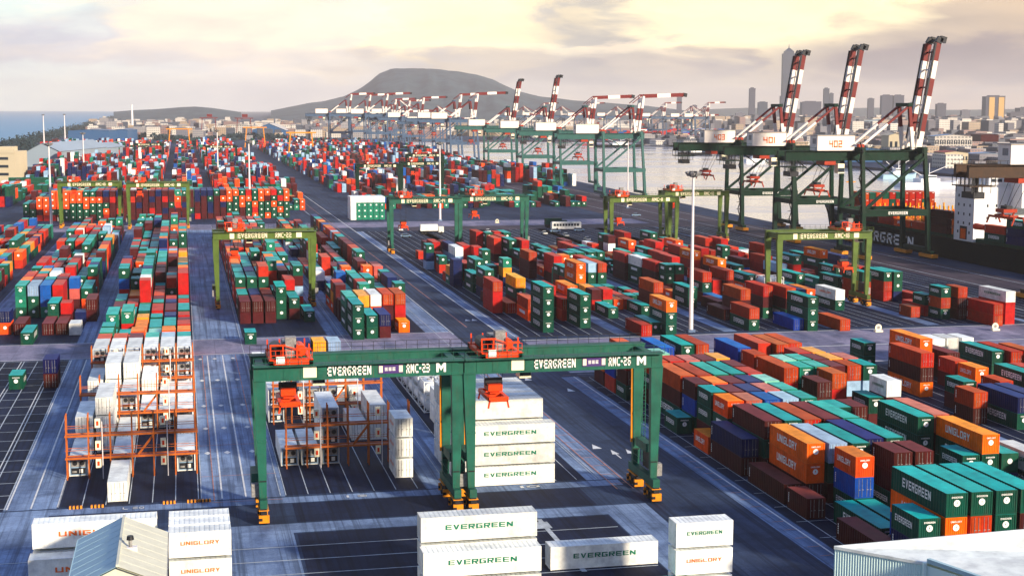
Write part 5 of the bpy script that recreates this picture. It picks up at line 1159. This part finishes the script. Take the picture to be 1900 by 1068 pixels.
b = MB(); b.box(-8.5*u, 8.5*u, 6, 34, py2(101), py2(97), F_TOW); b.poly([(-8*u,6,py2(97)),(8*u,6,py2(97)),(8*u,34,py2(97)),(-8*u,34,py2(97)),(-1.6*u,16,py2(91)),(1.6*u,16,py2(91)),(1.6*u,22,py2(91)),(-1.6*u,22,py2(91))], [(0,1,5,4),(1,2,6,5),(2,3,7,6),(3,0,4,7),(4,5,6,7)], F_TOW); b.build('crown', parent=root)
b = MB(); b.tube((0,19,py2(91)), (0,19,py2(84)), 2.2, F_TOW, 8, 0.5); b.build('spire', parent=root)
for a, c_x, yt, D, lab, m in ((1386,1397,165,5200,'slim grey tower standing alone left of the tallest tower',F_DK),(1403,1420,190,5000,'short block between the slim tower and the tallest tower',F_TOW),(1484,1519,189,5000,'broad dark block behind the boom of crane 401',F_DK),(1523,1533,165,5300,'pointed pair, left tower, between cranes 401 and 402',F_TOW),(1534,1541,174,5350,'pointed pair, right lower tower, between cranes 401 and 402',F_TOW),(1605,1616,183,5200,'thin tower just right of the boom of crane 402',F_DK),
     (1630,1650,177,4900,'left one of the two equal dark tower blocks',F_DK),(1652,1671,177,4900,'right one of the two equal dark tower blocks',F_DK),(1682,1700,190,5300,'pale tower left of the rightmost raised boom',F_TOW),(1732,1749,192,4700,'grey tower just right of the rightmost raised boom',F_DK),(1778,1794,204,4600,'small stepped tower left of the gold windowed slab',FC[1]),(1810,1822,216,4600,'low block beside the gold windowed slab',FC[1]),
     (1868,1900,208,4300,'wide dusky block at the right edge of the skyline',F_DK),(1885,1925,199,4500,'dusky block cut by the right edge of the photograph',F_DK),(1440,1448,205,5200,'low slab at the foot of the tallest tower',FC[1]),(1362,1378,210,5200,'low slab left of the slim lone tower',FC[1]),(1700,1722,210,5000,'low block behind the rightmost boom',FC[1]),(1755,1775,214,4700,'low pale block right of the grey tower',FC[2]),(1556,1580,205,5300,'low block left of the yellowish hall roof',FC[1]),(1253,1262,180,6200,'lone hazy tower behind the far cranes',F_DK),(1281,1290,196,6000,'hazy block right of the lone tower',F_DK)):
    bld(a, c_x, yt, D, lab, m, group='towers of the city skyline')
root, w_, H, th = bld(1822, 1857, 178, 4200, 'slab tower with two tall golden sunlit window strips', F_DK)
for fx in (-0.20, 0.30): b = MB(); b.box(w_*(fx-0.14), w_*(fx+0.15), -1.2, -0.1, H*0.25, H*0.97, M_GOLD); b.build('window', parent=root)
# low city mass on the far shore
b = MB(); rc = random.Random(11)
for i in range(2000):
    px_ = rc.uniform(1190, 2050); D = rc.uniform(1750 if px_ < 1350 else 1250, 5200)**1.0
    if D < 1300 and px_ < 1700: continue
    x_, y_ = at_dist(px_, D); w_ = rc.uniform(7, 26); d_ = rc.uniform(10, 30); h_ = rc.uniform(5, 14) if D < 2800 else rc.uniform(8, 34)
    if x_ < 640: continue
    b.box(x_-w_/2, x_+w_/2, y_, y_+d_, 0, h_, rc.choice(FC+[F_DK, F_TOW, F_DK]))
tag(b.build('distant_city'), 'hazy low houses and blocks of the city across the harbour', 'buildings', kind='stuff')
b = MB()
for i in range(620):
    px_ = rc.uniform(170, 600); D = rc.uniform(2350, 4600); x_, y_ = at_dist(px_, D)
    if x_ < -225-(y_-2131)*.02: continue
    w_ = rc.uniform(6, 24); h_ = rc.uniform(4, 20)*(1.3 if rc.random() < .1 else 1); b.box(x_-w_/2, x_+w_/2, y_, y_+rc.uniform(10, 30), 0, h_, rc.choice([FC[0], FC[3], FC[1], FC[4], F_TOW, FC[2], FC[3]]))
for i in range(300):
    px_ = rc.uniform(600, 1180); D = rc.uniform(2450, 5200); x_, y_ = at_dist(px_, D); w_ = rc.uniform(12, 60); b.box(x_-w_/2, x_+w_/2, y_, y_+20, 0, rc.uniform(5, 16), rc.choice([FC[0], FC[3], FC[4], FC[2]]))
tag(b.build('distant_town'), 'sunlit white and cream port town below the mountain', 'buildings', kind='stuff')
# named buildings
M_BLUR = mat('blue_sheet_roof', (0.03, 0.10, 0.24), 0.4); M_GRYR = mat('grey_sheet_roof', (0.28, 0.36, 0.44), 0.45, var=0.15, scale=0.02); M_CRW = mat('cream_wall', (0.52, 0.46, 0.33), 0.6, var=0.06, scale=0.1)
def shed(px0, px1, D, ybot_h, h, label, mw, mr, depth, ridge=0.35, name='warehouse', win=0):
    x0, y0 = at_dist(px0, D); x1, y1 = at_dist(px1, D); w_ = math.hypot(x1-x0, y1-y0)
    root = empty(name, ((x0+x1)/2, (y0+y1)/2, 0), -YAW, label=label, cat='warehouse')
    b = MB(); b.box(-w_/2, w_/2, 0, depth, 0, h, mw); b.poly([(-w_/2,0,h),(w_/2,0,h),(0,0,h*(1+ridge)),(-w_/2,depth,h),(w_/2,depth,h),(0,depth,h*(1+ridge))], [(0,1,2),(5,4,3)], mw); b.build('wall', parent=root)
    b = MB(); b.poly([(-w_/2-1,-1,h),(0,-1,h*(1+ridge)),(0,depth+1,h*(1+ridge)),(-w_/2-1,depth+1,h)], [(0,1,2,3)], mr); b.poly([(w_/2+1,-1,h),(0,-1,h*(1+ridge)),(0,depth+1,h*(1+ridge)),(w_/2+1,depth+1,h)], [(3,2,1,0)], mr); b.build('roof', parent=root)
    for k in range(win): c = MB(); xx = -w_/2+(k+0.25)*w_/win; c.box(xx, xx+w_/win*0.5, -0.12, 0, h*0.5, h*0.75, M_GLASS); c.build('window', parent=root)
    return root
shed(52, 112, 1260, 0, 13, 'grey blue gabled warehouse roof at the left, behind the teal container rows', M_GRYR, M_GRYR, 150, 0.55)
shed(118, 172, 1400, 0, 11, 'smaller grey warehouse roof right of the large gabled one', M_GRYR, M_GRYR, 120, 0.4)
shed(130, 205, 2250, 0, 16, 'long bright blue roofed hall before the white town', M_BLUR, M_BLUR, 60, 0.1)
shed(212, 240, 2300, 0, 16, 'small blue hall right of the long blue one', M_BLUR, M_BLUR, 60, 0.1)
shed(470, 532, 2500, 0, 13, 'long blue warehouse wall under the white sheds, left of the mountain', M_BLUR, FC[3], 60, 0.9)
shed(395, 470, 2750, 0, 17, 'pale long shed with flat roof left of the blue warehouse', FC[3], M_CRW, 60, 0.2)
shed(1583, 1668, 3200, 0, 24, 'yellowish long hall roof between cranes 402 and the next one', M_GRYR, M_CRW, 90, 0.25)
shed(1730, 1799, 1750, 0, 19, 'long white building with two rows of small windows at the far shore', FC[3], CM['S'], 30, 0.12, win=16)
shed(1560, 1640, 1420, 0, 12, 'blue waterside shed under the girder of crane 402', M_BLUR, M_GRYR, 40, 0.2, win=6)
shed(1645, 1673, 1500, 0, 24, 'cream waterfront house left of the nearest crane hinge', M_CRW, M_CRW, 30, 0.1, win=3)
shed(1750, 1793, 1290, 0, 13, 'cream shed with dark bays behind the masted ship', M_CRW, CM['P'], 35, 0.1, win=7)
shed(1800, 1865, 1400, 0, 9, 'low grey quay shed at the far shore, right of the cream shed', M_GRYR, CM['S'], 35, 0.1, win=5)
shed(1815, 1848, 1800, 0, 20, 'dull red block behind the far quay at the right', CM['M'], CM['M'], 40, 0.05)
root, w_, H, th = bld(-12, 29, 283, 985, 'cream office block with window bands at the left edge of the photograph', M_CRW, thick=26, name='office_block')
for k in range(3): b = MB(); b.box(-w_/2+1, w_*0.22, -0.15, -0.02, 5.0+k*5.2, 6.8+k*5.2, M_GLASS); b.build('window', parent=root)
x_, y_ = at_dist(249, 2900); root = empty('chimney', (x_, y_, 0), 0, label='slender white chimney above the cream town', cat='chimney'); b = MB(); b.tube((0,0,0), (0,0,h_at(197, 2900)), 2.6, M_SHW, 10, 1.6); b.build('stack', parent=root)
for i, (px_, D, m_, lab) in enumerate(((390, 2500, M_REDB, 'small red portal crane above the town, left of two'),(455, 2450, M_REDB, 'small red portal crane above the town, right of two'),(335, 1750, M_YEL, 'thin yellow gantry over the far stacks, leftmost'),(475, 1900, M_YEL, 'thin yellow gantry near the blue warehouse'),(560, 1500, M_YEL, 'yellow gantry right of the vanishing road'))):
    x_, y_ = at_dist(px_, D); root = empty('portal_crane', (x_, y_, 0), 0, label=lab, cat='portal crane', group='small portal cranes in the distance')
    h_ = 34 if i < 2 else 26
    for xx in (-13, 13): b = MB(); b.bar((xx,0,0), (xx*0.8,0,h_), 1.2, m_); b.build('leg', parent=root)
    b = MB(); b.box(-15, 15, -0.8, 0.8, h_-1.2, h_+0.2, m_); b.box(-3, 6, -2, 2, h_+1.2, h_+6, m_) if i < 2 else None; b.build('beam', parent=root)

# ------------------------------------------------------------------ haze
hm = bpy.data.materials.new('haze'); hm.use_nodes = True; hm.node_tree.nodes.clear(); t = NT(hm.node_tree)
pv = t.n('ShaderNodeVolumePrincipled'); pv.inputs['Color'].default_value = (0.965, 0.95, 0.975, 1); pv.inputs['Density'].default_value = 0.000056; pv.inputs['Anisotropy'].default_value = 0.0
ou = t.n('ShaderNodeOutputMaterial'); t.t.links.new(pv.outputs[0], ou.inputs['Volume'])
b = MB(); b.box(-31000, 23000, -2500, 25000, -8, 440, hm); tag(b.build('haze'), kind='stuff')
